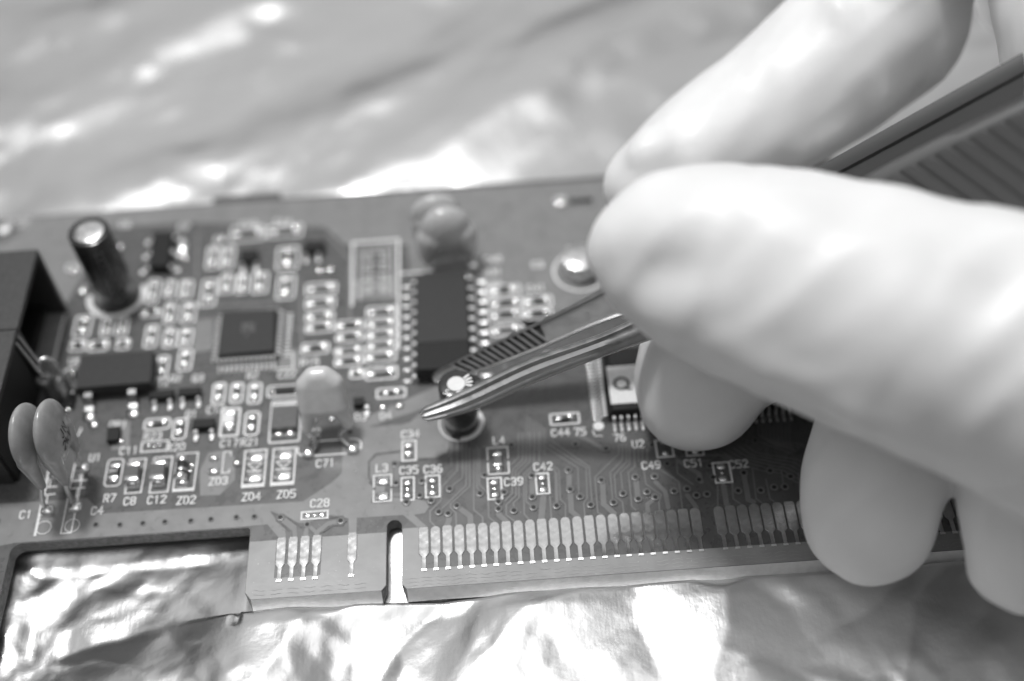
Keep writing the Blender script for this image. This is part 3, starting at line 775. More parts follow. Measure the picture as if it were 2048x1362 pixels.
# integrated circuits
def ic(name, corners, h, matn, label=None, pins=(), tilt=.93):
    P = ccw([XY(*c) for c in corners]); cx = sum(p[0] for p in P)/4; cy = sum(p[1] for p in P)/4
    m_ = MB(); z0 = .15; zm = .15+(h-.15)*.5
    mid = [(cx+(p[0]-cx)*1.0, cy+(p[1]-cy)*1.0) for p in P]; lo = [(cx+(p[0]-cx)*tilt, cy+(p[1]-cy)*tilt) for p in P]
    m_.prism(lo, z0, zm, mid); m_.prism(mid, zm+.0001, h, lo)
    o = m_.obj(name, matn, cb, label=label); return o, (cx, cy), P
def pinmesh(L, w_, h):
    """gull-wing pin pointing to -Y from the origin"""
    m_ = MB(); t = .12
    prof = [(0, h), (-L*.28, h), (-L*.5, .1), (-L, .06)]
    for (a, za), (b, zb) in zip(prof[:-1], prof[1:]):
        m_.add([(-w_/2, a, za), (w_/2, a, za), (w_/2, b, zb), (-w_/2, b, zb), (-w_/2, a, za-t), (w_/2, a, za-t), (w_/2, b, zb-t), (-w_/2, b, zb-t)],
               [(3, 2, 1, 0)[::-1], (4, 5, 6, 7)[::-1], (0, 4, 7, 3), (1, 2, 6, 5), (2, 3, 7, 6)])
    # solder fillet over the foot
    vs = []; fs = []
    for j in range(5):
        tt = j/4*PI/2
        for i in range(10):
            u = 2*PI*i/10; vs.append((w_*.72*math.cos(u)*math.cos(tt), -L*.85+L*.34*math.sin(u)*math.cos(tt), .2*math.sin(tt)+.02))
    for j in range(4):
        for i in range(10): fs.append((j*10+i, j*10+(i+1) % 10, (j+1)*10+(i+1) % 10, (j+1)*10+i))
    m_.add(vs, fs)
    me = m_.mesh('pin', 'pin_tin'); fixn(me); me.polygons.foreach_set('use_smooth', [True]*len(me.polygons)); me.set_sharp_from_angle(angle=R(50)); return me
def pinrow(o, me, p0, p1, n_, rz, z=Z3):
    for i in range(n_):
        t = i/(n_-1) if n_ > 1 else .5
        inst('pin', me, o, (p0[0]+(p1[0]-p0[0])*t, p0[1]+(p1[1]-p0[1])*t, z), rz)
# body corners are drawn on the top face, so shift them down to the board plane
def topc(pts, h):
    out_ = []
    for p in pts:
        q = B(p[0], p[1], h); s_ = proj((q.x, q.y, 0)); out_.append((s_[0], s_[1]))
    return out_
def sides(P):
    xs = [p[0] for p in P]; ys = [p[1] for p in P]; return min(xs), max(xs), min(ys), max(ys)
# quad flat chip
c = topc([(441,621),(553,615),(551,703),(434,713)], 1.4)
o, (cx, cy), P = ic('quad_flat_chip', c, 1.4, 'chip_gray', 'square black chip with fine pins on all sides'); x0, x1, y0, y1 = sides(P)
pm = pinmesh(1.45, .22, .75)
pinrow(o, pm, (x0+.35, y0+.05), (x1-.35, y0+.05), 12, 0); pinrow(o, pm, (x1-.05, y0+.35), (x1-.05, y1-.35), 12, PI/2); pm_s = pinmesh(.8, .2, .75); pinrow(o, pm_s, (x0+.05, y0+.35), (x0+.05, y1-.35), 12, -PI/2); pinrow(o, pm_s, (x0+.35, y1-.05), (x1-.35, y1-.05), 12, PI)
m_ = MB()
for k in range(3): text(m_, ['3052', '4718', '1'][k], cx, cy+.95-.8*k, .55, 1.41, .1)
m_.obj('marking', 'marking', o)
# long chip in the middle, greyer panel over its upper two thirds
c = topc([(830,546),(932,543),(944,742),(830,747)], 2.0)
o, (cx, cy), P = ic('long_flat_chip', c, 2.0, 'chip_black', 'long black chip with greyer panel over its upper part'); x0, x1, y0, y1 = sides(P)
pm2 = pinmesh(2.2, .46, 1.0)
pinrow(o, pm2, (x1-.1, y0+.6), (x1-.1, y1-.6), 10, PI/2); pinrow(o, pinmesh(1.5, .36, 1.0), (x0+.1, y0+.6), (x0+.1, y1-.6), 10, -PI/2)
ys_ = B(885, 683, 2.0).y
m_ = MB(); m_.box(x0+.22, x1-.22, ys_, y1-.22, 2.003, 2.06); m_.obj('top_panel', 'chip_gray', o)
# main chip under the middle finger
c = topc([(1204,694),(1560,672),(1580,800),(1214,826)], 1.7)
o, (cx, cy), P = ic('main_chip', c, 1.7, 'chip_black', 'large black chip with white Q logo label, mostly under a finger'); x0, x1, y0, y1 = sides(P)
pm3 = pinmesh(1.5, .26, .9)
pinrow(o, pm3, (x0+.05, y0+.3), (x0+.05, y1-.3), 18, -PI/2); pinrow(o, pm3, (x0+.8, y0+.05), (x1-.6, y0+.05), 26, 0)
q = [B(1212, 734, 1.72), B(1420, 720, 1.72), B(1425, 797, 1.72), B(1222, 806, 1.72)]
m_ = MB(); xs = [p.x for p in q]; ys = [p.y for p in q]
lx0, ly0, ly1 = (q[0].x+q[3].x)/2, (q[2].y+q[3].y)/2, (q[0].y+q[1].y)/2
m_.box(lx0, lx0+6.5, ly0, ly1, 1.705, 1.76); m_.obj('top_panel', 'label_paper', o)  # white paper label with the logo
m_ = MB(); qx = B(1243, 767, 1.76); m_.stroke(arc(qx.x, qx.y, .80, 0, 2*PI, 28)[:-1], .34, 1.77, closed=True); m_.stroke([(qx.x+.25, qx.y-.55), (qx.x+.62, qx.y-.86), (qx.x+1.0, qx.y-.86)], .28, 1.79); m_.obj('marking', 'ink', o)
m_ = MB(); x, y = XY(1197, 853); m_.lathe([(.62, .01), (.6, .05), (.001, .05)], (x, y, Z4), 24); m_.obj('alignment_mark', 'silk', cb)
m_ = MB(); m_.lathe([(1.5, .001), (.001, .001)], (x, y, Z2), 24); m_.obj('alignment_clearance', 'solder_mask', cb)
# small chip far left
c = topc([(305,461),(345,461),(336,534),(297,534)], 1.4)
o, (cx, cy), P = ic('small_outline_chip', c, 1.4, 'chip_black'); x0, x1, y0, y1 = sides(P)
pm4 = pinmesh(1.1, .5, .8); pinrow(o, pm4, (x0+.1, y0+.6), (x0+.1, y1-.9), 3, -PI/2); pinrow(o, pm4, (x1-.1, y0+.6), (x1-.1, y1-.9), 3, PI/2)
x, y = XY(365, 497); solder(cb, x, y, .9, 1.1, .5); x, y = XY(371, 518); solder(cb, x, y, .45, .45, .4)
# power regulator in front of the quad chip
c = topc([(158,710),(308,700),(302,765),(150,777)], 2.3)
o, (cx, cy), P = ic('power_transistor', c, 2.3, 'chip_gray', 'wide black power transistor with two bent silver legs', tilt=.97); x0, x1, y0, y1 = sides(P)
for px in (182, 268):
    xx = B(px, 812).x; m_ = MB()
    prof = [(y0+.1, 1.5), (y0-.7, 1.45), (y0-1.3, .35), (y0-2.4, .22)]
    for (a, za), (b, zb) in zip(prof[:-1], prof[1:]):
        m_.add([(xx-.45, a, za), (xx+.45, a, za), (xx+.45, b, zb), (xx-.45, b, zb), (xx-.45, a, za-.25), (xx+.45, a, za-.25), (xx+.45, b, zb-.25), (xx-.45, b, zb-.25)],
               [(0, 3, 2, 1), (4, 5, 6, 7), (0, 4, 7, 3), (1, 2, 6, 5), (2, 3, 7, 6)])
    m_.obj('leg', 'tin', o); solder(o, xx+.1, y0-2.5, .75, .8, .4)
# small transistors with visible feet
def sot(name, corners, h, feet, lab_=None):
    c = topc(corners, h); o, (cx, cy), P = ic(name, c, h, 'chip_black'); y0 = min(p[1] for p in P)
    m_ = pinmesh(1.2, .42, .5)
    for fx in feet: inst('pin', m_, o, (B(fx[0], fx[1]).x, y0+.05, Z3), 0)
sot('small_transistor', [(298,782),(348,778),(346,793),(296,797)], 1.0, [(310,815),(341,812)])
sot('small_transistor', [(356,776),(402,773),(400,788),(354,791)], 1.0, [(366,810),(398,806)])
sot('small_transistor', [(385,838),(430,835),(428,853),(383,856)], 1.0, [(392,880),(424,876)])
sot('small_transistor', [(480,500),(516,498),(514,520),(478,522)], 1.0, [(486,535),(514,532)])
sot('small_transistor', [(608,482),(650,480),(648,500),(604,502)], 1.0, [(612,520),(638,515)])
sot('small_transistor', [(706,795),(728,793),(728,808),(706,810)], .9, [(735,818)])
sot('small_transistor', [(622,806),(668,804),(666,816),(620,818)], .8, [(630,835),(664,830)])
for px, py, a_, b_ in [(733,820,.42,.42),(766,817,.5,.42),(799,813,.5,.4),(628,825,.4,.5),(660,822,.45,.35),(188,850,.6,.6),(242,885,.5,.4),(640,543,.4,.4),(662,541,.4,.4),(186,778,.3,.5),
                       (997,587,.45,.42),(1022,583,.5,.45),(1003,685,.35,.3),(860,470,.6,.6),(935,553,.4,.55),(1122,408,.9,.5),(148,545,.4,.5),(166,580,.5,.9),(165,505,.5,.5),(241,495,.5,.5),(445,480,.4,.4)]:
    x, y = XY(px, py); solder(cb, x, y, a_, b_, .35)
c = topc([(214,853),(240,851),(238,880),(212,882)], .9); ic('small_transistor', c, .9, 'chip_black')
m_ = MB(); x, y = XY(1160, 400); m_.box(x-1.5, x+1.5, y-.5, y+.5, .1, .8, .08); m_.obj('chip_capacitor', 'body_tan', cb)

# electrolytic capacitors
def can(px, py, r, h, name, label, topmat='aluminium', disc=.73):
    p = B(px, py); x, y = p.x, p.y
    m_ = MB(); m_.lathe([(.001, .15), (r*.94, .15), (r, .35), (r, h*.10), (r*.955, h*.13), (r*.955, h*.16), (r, h*.19), (r, h-.28), (r*.96, h-.08), (r*.86, h), (r*(disc+.01), h+.02), (r*(disc-.01), h-.06), (.001, h-.06)], (x, y, 0), 48)
    o = m_.obj(name, 'sleeve', cb, smooth=35, label=label)
    m_ = MB(); m_.lathe([(r*disc, h-.05), (r*(disc-.03), h-.0+(.02 if disc < .7 else 0)), (r*disc*.6, h+.03), (.001, h+.04)], (x, y, 0), 40); m_.obj('top_disc', topmat, o, smooth=35)
    return o, x, y
hh = zfor(235, 598, 466)
o, x, y = can(236, 594, 2.5, hh, 'electrolytic_capacitor', 'tall black cylindrical capacitor with silver top near the left edge')
m_ = MB(); m_.box(x-.35, x+.35, y-1.35, y-.9, hh+.0, hh+.05); 
hm = MB()
for k in range(9):
    z = 1.5+k*(hh-2.5)/9
    for a in (-1.15,):
        pts = [Vector((x+2.515*math.cos(a+d), y+2.515*math.sin(a+d), z+zz)) for d, zz in ((-.16, 0), (.16, 0), (.16, .5), (-.16, .5))]
        hm.add(pts, [(0, 1, 2, 3)])
hm.obj('stripe', 'marking', o)
hc = zfor(923, 848, 768)
o, x, y = can(923, 847, 2.05, hc, 'electrolytic_capacitor', 'small black capacitor between the tweezer tips, marked with a 5 and white stripes on top', 'label_paper', .50)
m_ = MB()
for a in (-.25, .05, .35, .65):
    ca, sa = math.cos(a), math.sin(a)
    m_.stroke([(x+1.15*ca, y+1.15*sa), (x+1.72*ca, y+1.72*sa)], .26, hc+.04)
text(m_, '5', x-1.12, y-1.08, .66, hc+.04, .085, rot=-.75)
m_.stroke([(x+.05, y-1.2), (x+.55, y-1.06)], .15, hc+.04)
m_.obj('marking', 'silk', o)
CAPX, CAPY, CAPH = x, y, hc
o, x, y = can(1160, 540, 2.3, 2.6, 'electrolytic_capacitor', 'short silver can capacitor partly behind the thumb')
o.data.materials[0] = MATS['aluminium']

# ceramic drop capacitors: union of shapes, remeshed
def capsule(m_, p0, p1, r0, r1, seg=20):
    p0 = Vector(p0); p1 = Vector(p1); bm = bmesh.new()
    for p, r_ in ((p0, r0), (p1, r1)):
        bmesh.ops.create_uvsphere(bm, u_segments=seg, v_segments=seg//2+2, radius=r_, matrix=Matrix.Translation(p))
    res = bmesh.ops.convex_hull(bm, input=list(bm.verts))
    dead = [g for g in res['geom_interior'] if isinstance(g, bmesh.types.BMVert)]
    bmesh.ops.delete(bm, geom=dead, context='VERTS')
    m_.bm(bm)
def remesh(mb_, name, matn, parent, voxel, smooth_it, org=None, deform=None, label=None):
    me = mb_.mesh(name+'_src', matn); fixn(me)
    o = bpy.data.objects.new('tmp', me); COL.objects.link(o)
    r_ = o.modifiers.new('r', 'REMESH'); r_.mode = 'VOXEL'; r_.voxel_size = voxel*MM; r_.use_smooth_shade = True
    s_ = o.modifiers.new('s', 'SMOOTH'); s_.iterations = smooth_it; s_.factor = .5
    dg = bpy.context.evaluated_depsgraph_get(); dg.update()
    nm = bpy.data.meshes.new_from_object(o.evaluated_get(dg)); nm.name = name
    bpy.data.objects.remove(o); bpy.data.meshes.remove(me)
    if deform: deform(nm)
    org = org if org is not None else WORG[parent.name]
    nm.transform(Matrix.Translation(-org*MM))
    nm.polygons.foreach_set('use_smooth', [True]*len(nm.polygons)); nm.materials.clear(); nm.materials.append(MATS[matn])
    o = bpy.data.objects.new(name, nm); link(o, parent, org)
    if label: o['label'] = label
    return o
def drop(base, up, side, rw, rh, th, dist, feet, matn, label, legpath, legr=.3, skirt=1.0, vox=.16, down=1.28, bell=False):
    """base: point on the board; up: axis of the body; side: width direction; legs come down to the feet"""
    base = Vector(base); up = Vector(up).normalized(); side = (Vector(side)-up*Vector(side).dot(up)).normalized(); nrm = side.cross(up)
    c = base+up*dist
    mt = Matrix((side, nrm, up)).transposed()
    m_ = MB()
    bm = bmesh.new(); bmesh.ops.create_uvsphere(bm, u_segments=40, v_segments=24, radius=1)
    for v in bm.verts:
        q = v.co.copy(); k = (abs(q.x)**2.3+abs(q.z)**2.3)**(1/2.3)
        rad = math.hypot(q.x, q.z); q3 = (abs(q.x)**3+abs(q.z)**3)**(1/3)
        if bell and q3 > 1e-6: q.x *= rad/q3; q.z *= rad/q3
        v.co = c+mt @ Vector((q.x*rw, q.y*th, q.z*rh))
    m_.bm(bm)
    if bell:
        m_ = MB(); bm = bmesh.new()
        for ox, oz, r_ in ((.62, rh-1.25, 1.2), (rw-1.25, rh*.25, 1.25), (rw-1.02, -rh*.75, 1.12)):
            for s_ in (-1, 1): bmesh.ops.create_uvsphere(bm, u_segments=22, v_segments=14, radius=r_, matrix=Matrix.Translation(c+side*s_*ox+up*oz))
        res = bmesh.ops.convex_hull(bm, input=list(bm.verts))
        bmesh.ops.delete(bm, geom=[g for g in res['geom_interior'] if isinstance(g, bmesh.types.BMVert)], context='VERTS')
        m_.bm(bm)
    for s_ in (-1, 1):
        a = c+side*s_*rw*(.62)-up*rh*(.75 if bell else .35); b = c+side*s_*rw*.86*skirt-up*rh*down
        capsule(m_, a, b, th*(.8 if bell else 1.0), th*.45)
    o = remesh(m_, 'ceramic_capacitor', matn, cb, vox, 6, org=base.copy(), label=label)
    for s_, lp in zip((-1, 1), legpath):
        st = c+side*s_*rw*.86*skirt-up*rh*(down-.03)
        m2 = MB(); pts = [st]+[Vector(q) for q in lp]
        # smooth the path
        P = []
        n_ = len(pts)
        for i in range(n_-1):
            p0 = pts[max(i-1, 0)]; p1 = pts[i]; p2 = pts[i+1]; p3 = pts[min(i+2, n_-1)]
            for k in range(6):
                t = k/6; P.append(.5*((2*p1)+(p2-p0)*t+(2*p0-5*p1+4*p2-p3)*t*t+(3*p1-p0-3*p2+p3)*t**3))
        P.append(pts[-1]); m2.tube(P, legr, 12); m2.obj('lead', 'tin', o, smooth=60)
        solder(o, pts[-1].x, pts[-1].y, .85, .8, .6)
    return o, c
# C71 in the middle
b0 = B(662, 896)
fl, fr = B(617, 908), B(706, 900)
drop((b0.x, b0.y, 0), (-.03, .45, .9), (1, 0, 0), 2.72, 2.9, 1.3, 7.4, None, 'ceramic_light', 'pale drop-shaped capacitor standing upright in the middle of the board',
     [[B(631, 884, 1.2), (fl.x, fl.y, 0.1)], [B(680, 872, 1.2), (fr.x, fr.y, 0.1)]], .26, down=1.62, bell=True)
# one behind, at the back edge
b0 = B(902, 535)
drop((b0.x, b0.y, 0), (-.02, .12, 1), (1, .15, 0), 3.2, 3.2, 1.9, 6.4, None, 'ceramic_gloss', 'pale round capacitor with a shiny top near the back edge of the board',
     [[(b0.x-2.8, b0.y-.2, 1), (b0.x-2.8, b0.y-.2, .1)], [(b0.x+2.8, b0.y+.1, 1), (b0.x+2.8, b0.y+.1, .1)]], .3)
b1 = b0+Vector((-.9, 3.0, 0))
drop((b1.x, b1.y, 0), (-.08, .15, 1), (1, .15, 0), 3.2, 2.6, 1.3, 6.2, None, 'ceramic_gloss', 'pale round capacitor hidden behind another at the back edge',
     [[(b1.x-2.7, b1.y, 1), (b1.x-2.7, b1.y, .1)], [(b1.x+2.7, b1.y, 1), (b1.x+2.7, b1.y, .1)]], .3)
# the two seen edge-on at the left
for i, (bx, by, f1, f2, lb) in enumerate([((170), 978, (152,1016), (167,938), 'flat disc capacitor with dark printed code, the right one of a close pair'), ((125), 986, (96,1022), (112,950), 'flat disc capacitor, the left one of a close pair beside the black socket')]):
    b0 = B(bx, by); a = B(*f1); b = B(*f2)
    o, c = drop((b0.x, b0.y, 0), (-.03, .05, 1), (.08, 1, .02), 3.5, 4.0, 1.12, 10.3, None, 'ceramic', lb,
         [[(a.x-.1, a.y+.2, 1.5), (a.x, a.y, .1)], [(b.x-.1, b.y-.1, 1.5), (b.x, b.y, .1)]], .27, skirt=.75, down=1.42)
    if i == 0:
        m_ = MB(); m3 = MB(); text(m3, 'JN', .3, .1, 1.1, 0, .16); text(m3, '2kV', .3, -1.4, 1.1, 0, .16)
        up = Vector((-.03, .05, 1)).normalized(); sd = Vector((.08, 1, .02)); sd = (sd-up*sd.dot(up)).normalized(); nn = sd.cross(up)
        for v in m3.v:
            ly, lz = v[0], v[1]
            xx = 1.12*math.sqrt(max(0, 1-(ly/3.5)**2-(lz/4.0)**2))+.06
            p = c+nn*xx+sd*ly+up*lz; m_.v.append(tuple(p))
        m_.f = m3.f; m_.m = m3.m; m_.obj('marking', 'ink', o)
# upright axial part with a wire loop between the socket and the pair
b0 = B(112, 800)
m_ = MB(); m_.lathe([(.001, .3), (.9, .35), (1.0, .9), (.75, 1.6), (.75, 2.9), (1.0, 3.6), (.9, 4.2), (.3, 4.5), (.001, 4.5)], (b0.x, b0.y, 0), 24)
o = m_.obj('upright_resistor', 'body_dark', cb, smooth=50, label='upright dark component with a silver looped lead beside the black socket')
P = [Vector((b0.x, b0.y, 4.4)), Vector((b0.x-.1, b0.y+.1, 5.8))]+[Vector((b0.x+.75-.85*math.cos(t), b0.y+.5-.3*math.cos(t), 6.2+.95*math.sin(t))) for t in [0, .5, 1, 1.6, 2.1, 2.6, 3.14]]
P += [Vector((b0.x+1.7, b0.y+.9, 5)), Vector((b0.x+1.9, b0.y+.6, .1))]
m_ = MB(); m_.tube(P, .3, 12); m_.obj('lead', 'tin', o, smooth=60); solder(o, b0.x+1.9, b0.y+.6, .7, .6, .8)
# small pieces right of it
x, y = XY(141, 806); m_ = MB(); m_.box(x-.6, x+.6, y-1.0, y+1.0, .1, .7, .05); o = m_.obj('chip_capacitor', 'chip_black', cb); solder(o, x, y+1.2, .5, .5, .7); solder(o, x, y-1.2, .5, .4, .5)
x, y = XY(150, 752); solder(cb, x, y, .4, .8, .9)

# black modular socket on the left
hb = zfor(132, 618, 500)
X1 = (B(131, 616).x+B(103, 772).x)/2; Yb = B(131, 616).y; Ym = B(103, 772).y; Yf = B(62, 965).y
Xw = X1-17
s_ = MB(); t = .8
s_.box(Xw, X1, Ym, Yb, hb-t, hb, .12); s_.box(Xw, X1, Yb-t, Yb, .05, hb-t-.004, 0); s_.box(Xw, X1-.3, Ym, Ym+t, .05, hb-t-.004, 0); s_.box(Xw, Xw+t, Ym+t+.003, Yb-t-.003, .05, hb-t-.004)
jk = s_.obj('modular_socket', 'connector', cb, label='black plastic cable socket with an open side at the left edge')
s_ = MB(); s_.box(Xw+1, X1-2.5, Ym+t+.01, Yb-t-.01, .06, 1.6); s_.obj('socket_inside', 'shade_black', jk)
s_ = MB(); s_.box(Xw, X1-.1, Yf, Ym-.01, hb-t-.1, hb-.1, .12); s_.box(Xw, X1-1.4, Yf, Ym-.01, .05, hb-t-.105, 0); s_.obj('front_housing', 'connector', jk)
s_ = MB(); s_.box(X1-1.39, X1-.95, Yf+.3, Ym-.3, .05, hb-t-.11); s_.obj('side_wall', 'shade_black', jk)  # blacker than the housing: shade on this wall put into its colour
for q in (0, 1): 
    a = Vector((X1-.5, Ym-.2-1.0*q, hb-.4)); m_ = MB(); m_.tube([a, a+Vector((.5, -.3, -.9)), a+Vector((2.1, -1.9, -3.6))], .22, 10); m_.obj('contact_wire', 'steel_dull', jk, smooth=60)
# screw and metal plate at the back left
x, y = XY(8, 462); m_ = MB(); m_.lathe([(1.9, 0), (1.9, .5), (1.5, .95), (.7, 1.1), (.68, .7), (.001, .7)], (x, y, Z2), 32); m_.obj('screw', 'tin', cb, smooth=30)
a = B(-200, 495); b = B(64, 432); m_ = MB(); m_.box(a.x, b.x, a.y+2, b.y, .025, .12); m_.obj('ground_pad', 'tin', cb)
# little notch block on the back edge
a = B(425, 404); b = B(560, 392); m_ = MB(); m_.box(a.x, b.x, YT-.3, YT+1.3, -T+.05, -.05, .1); m_.obj('edge_tab', 'body_dark', cb)

# ------------------------------------------------------------------ tweezers
tw_up = [((838, 818, 6.6), (925, 780, 8.0), (1060, 716, 11.5), (1250, 645, 17.0), (1500, 492, 25.0), (1770, 330, 33.0), (2048, 192, 40.0), (2330, 55, 46.5)),
         ((862, 748, 4.6), (960, 698, 6.6), (1070, 646, 9.2), (1185, 588, 12.2), (1400, 468, 18.0), (1700, 298, 27.5), (2048, 104, 37.5), (2330, -45, 45.0))]
wid = [(1.6, 2.5, 2.7, 2.6, 6.0, 9.5, 10.0, 10.0), (1.3, 2.4, 2.9, 3.4, 6.0, 9.0, 9.5, 9.5)]
tz = thing('tweezers', B(1500, 500, 22), 'long steel tweezers with ribbed grips, tips closing on a small black capacitor', 'tweezers')
def cat(pts, n_):
    P = []; m_ = len(pts)
    for i in range(m_-1):
        p0 = pts[max(i-1, 0)]; p1 = pts[i]; p2 = pts[i+1]; p3 = pts[min(i+2, m_-1)]
        for k in range(n_):
            t = k/n_; P.append(.5*((2*p1)+(p2-p0)*t+(2*p0-5*p1+4*p2-p3)*t*t+(3*p1-p0-3*p2+p3)*t**3))
    P.append(pts[-1]); return P
Wv = Vector((.12, -.80, -.60)).normalized()
def arm(ai, name, prof_fn, matn, th, label=None):
    pts = [Vector((*B(a, b, z), w_)) for (a, b, z), w_ in zip(tw_up[ai], wid[ai])]
    P = cat(pts, 14); n_ = len(P); m_ = MB(); fr = []
    for i in range(n_):
        p = P[i].to_3d(); q = (P[min(i+1, n_-1)].to_3d()-P[max(i-1, 0)].to_3d()).normalized()
        wv_ = (Wv-q*Wv.dot(q)).normalized(); nn = q.cross(wv_)
        if nn.z < 0: nn = -nn
        fr.append((p, q, wv_, nn, P[i].w))
    K = None; vs = []
    for i, (p, q, wv_, nn, w_) in enumerate(fr):
        e_ = min(1, (i+.8)/3)**.5                      # rounded tip
        pr = prof_fn(i/(n_-1), w_)
        for s_, d in pr:
            vs.append(p+wv_*(w_*.5+(s_-.5)*w_*e_)+nn*d*th)
        K = len(pr)
    fs = []
    for i in range(n_-1):
        for k in range(K):
            k2 = (k+1) % K; fs.append((i*K+k, i*K+k2, (i+1)*K+k2, (i+1)*K+k))
    fs.append(tuple(range(K-1, -1, -1))); fs.append(tuple(range((n_-1)*K, n_*K)))
    m_.add(vs, fs)
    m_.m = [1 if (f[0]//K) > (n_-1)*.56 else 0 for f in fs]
    me_o = m_.obj(name, [matn, 'grip_shade'], tz, smooth=40, label=label); fixn(me_o.data)
    me_o.data.polygons.foreach_set('use_smooth', [True]*len(me_o.data.polygons)); me_o.data.set_sharp_from_angle(angle=R(38))
    return me_o, fr
def prof_front(t, w_):
    g = min(1, max(0, (t-.35)/.15)); f = 1-g
    top = [(0, .0), (.03, .55), (.10, .85), (.22, 1.0), (.30, .85+.1*g), (.38, .72+.25*g), (.46, .85+.12*g), (.58, .98), (.68, .80+.18*g), (.76, .62+.36*g), (.86, .66+.3*g), (.95, .55+.35*g), (1, .35)]
    return top+[(1, -.2), (.5, -.3), (0, -.2)]
def prof_back(t, w_):
    return [(0, .1), (.01, .75), (.03, .9), (.12+.08*t, .85), (.15+.08*t, .45), (.5, .42), (.88, .45), (.92, .8), (.97, .9), (1, .1), (1, -.5), (0, -.5)]
fa, ff = arm(0, 'arm', prof_front, 'steel', .95)
ba, bf = arm(1, 'arm', prof_back, 'steel_dull', .8, 'rear tweezer arm with toothed inner jaw')
def ribs(fr, t0, t1, n_, th, wr, matn, name, parent, s0=.12, s1=.9, lift=.45, slant=.5):
    m_ = MB(); N_ = len(fr)-1
    def at(t):
        f_ = t*N_; i = min(int(f_), N_-1); a = f_-i
        A, C_ = fr[i], fr[i+1]
        return tuple(A[k].lerp(C_[k], a) for k in range(4))+(A[4]*(1-a)+C_[4]*a,)
    for k in range(n_):
        t = t0+(t1-t0)*k/(n_-1)
        p, q, wv_, nn, w_ = at(t)
        a = p+wv_*w_*s0+nn*lift-q*wr*slant; b = p+wv_*w_*s1+nn*lift+q*wr*slant
        r_ = wr*.30
        vs = []
        for e_ in (a, b):
            vs += [e_-q*r_, e_-q*r_*.5+nn*th, e_+q*r_*.5+nn*th, e_+q*r_, e_+q*r_-nn*.2, e_-q*r_-nn*.2]
        m_.add(vs, [(i, (i+1) % 6, 6+(i+1) % 6, 6+i) for i in range(6)]+[(5, 4, 3, 2, 1, 0), (6, 7, 8, 9, 10, 11)])
    o = m_.obj(name, matn, parent); fixn(o.data); return o
m_ = MB()
for i in range(7, 29):
    (p, q, wv_, nn, w_), (p2, q2, wv2, nn2, w2) = bf[i], bf[i+1]
    m_.add([p+wv_*w_*.15+nn*.36, p+wv_*w_*.86+nn*.36, p2+wv2*w2*.86+nn2*.36, p2+wv2*w2*.15+nn2*.36], [(0, 1, 2, 3)])
m_.obj('jaw_shade', 'shade_black', ba)  # flat black strip on the arm, paints the shade between the teeth
ribs(bf, .082, .285, 13, .26, .80, 'steel_dull', 'jaw_teeth', ba, .13, .9, .36, .8)
ribs(ff, .66, .985, 19, .22, 2.0, 'grip_shade', 'grip_ribs', fa, .14, .95, .9, 1.0)

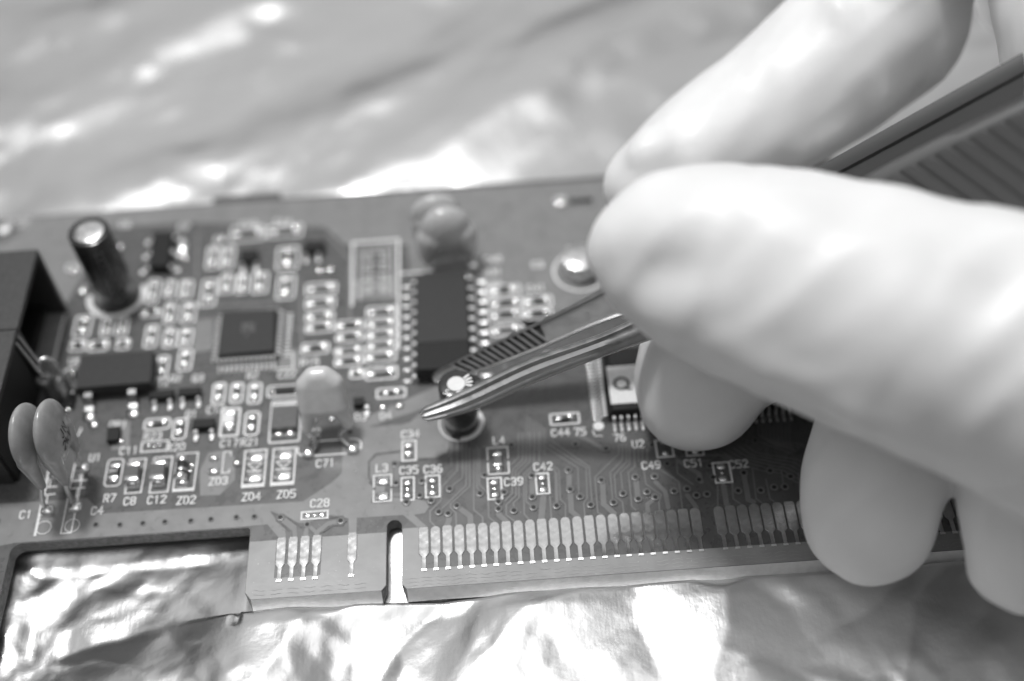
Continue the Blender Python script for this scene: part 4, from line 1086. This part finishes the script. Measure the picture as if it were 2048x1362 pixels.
# ------------------------------------------------------------------ gloved hand
def hand():
    ch = {
     'thumb': [(1287,500,112,116),(1350,508,112.5,165),(1440,535,112,203),(1560,565,110.5,228),(1750,618,108.5,252),(2000,702,106,272),(2300,800,105,330)],
     'index': [(1275,400,141,50),(1290,372,141,92),(1400,305,143,118),(1530,225,144.5,138),(1650,135,145,158),(1765,45,145,165),(1790,-120,143,172),(1900,-330,135,210)],
     'middle': [(1398,772,133,132),(1425,700,131,146),(1540,640,132,150),(1750,640,134,155),(2050,640,134,175),(2350,560,128,230)],
     'ring': [(1733,1040,121,128),(1745,960,121,138),(1775,880,122,146),(1900,780,124,155),(2150,680,124,180),(2400,600,120,230)],
     'pinky': [(2065,1108,114,122),(2062,1000,114,136),(2080,900,115,145),(2180,800,116,170),(2400,700,116,230)],
     'palm': [(1900,-330,135,210),(2300,-250,125,330),(2480,200,118,420),(2480,600,112,440),(2350,800,106,340)],
     'fold': [(1310,300,138,52),(1283,312,137,38)],
     'palm0': [(2120,-60,160,170),(2300,-150,150,250)],
     'palm2': [(2480,200,118,420),(2480,600,112,440)],
     'wrist': [(2480,300,116,430),(2950,150,105,430)],
    }
    m_ = MB()
    for k, L in ch.items():
        pts = [Vector((*PD(x, y, d), r_*d/FPX)) for x, y, d, r_ in L]
        for a, b in zip(pts[:-1], pts[1:]): capsule(m_, a.to_3d(), b.to_3d(), a.w, b.w, 28)
    lines = [(PD(*a), PD(*b), am, w_) for a, b, am, w_ in [
        ((1640,-60,136), (1770,215,139), .9, 1.6), ((1700,-60,136), (1850,190,142), -.8, 1.3), ((1790,-60,135), (1890,170,142), .9, 1.6),
        ((1520,150,138), (1590,300,140), .8, 1.5), ((1590,300,140), (1690,240,140), .8, 1.5), ((1390,240,139), (1440,330,139), .6, 1.3),
        ((1450,420,104), (1420,600,106), -.7, 2.2), ((1560,470,102), (1480,640,104), -.5, 2.0), ((1230,560,108), (1420,520,103), -.9, 3.0),
        ((1480,700,105), (1900,900,102), .7, 2.2), ((1900,560,97), (2048,600,95), -.6, 3)]]
    def deform(me):
        n_ = len(me.vertices); co = np.empty(n_*3); no = np.empty(n_*3)
        me.vertices.foreach_get('co', co); me.vertices.foreach_get('normal', no)
        co = co.reshape(-1, 3)/MM; no = no.reshape(-1, 3)
        d = np.zeros(n_)
        for i in range(n_):
            p = Vector(co[i])
            a = noise.noise(Vector((p.x*.055, p.y*.055, p.z*.055)))*.8
            # stretched folds in the latex
            u = p.x*.55+p.y*.25+p.z*.75; v = -p.x*.5+p.y*.8; w2 = p.x*.6-p.z*.7
            f = 1-abs(noise.noise(Vector((u*.045, v*.16, w2*.10+4))))*2
            a += max(0, f-.5)*.35
            for A_, B_, am, wd_ in lines:
                t = max(0, min(1, (p-A_).dot(B_-A_)/(B_-A_).length_squared)); dd = (p-A_.lerp(B_, t)).length
                if dd < 4*wd_: a += 1.2*am*math.exp(-(dd/wd_)**2)*math.sin(math.pi*(.15+.7*t))
            g = noise.noise(Vector((u*.12+9, v*.35, w2*.2)))*.28
            d[i] = a+g
        co += no*d[:, None]
        me.vertices.foreach_set('co', (co*MM).ravel()); me.update()
    org = PD(1600, 560, 112)
    g = remesh(m_, 'gloved_hand', 'latex', None, .75, 10, org=org, deform=deform)
    g['label'] = 'hand in a white latex glove holding the tweezers over the board'; g['category'] = 'hand'
    return g
hand()
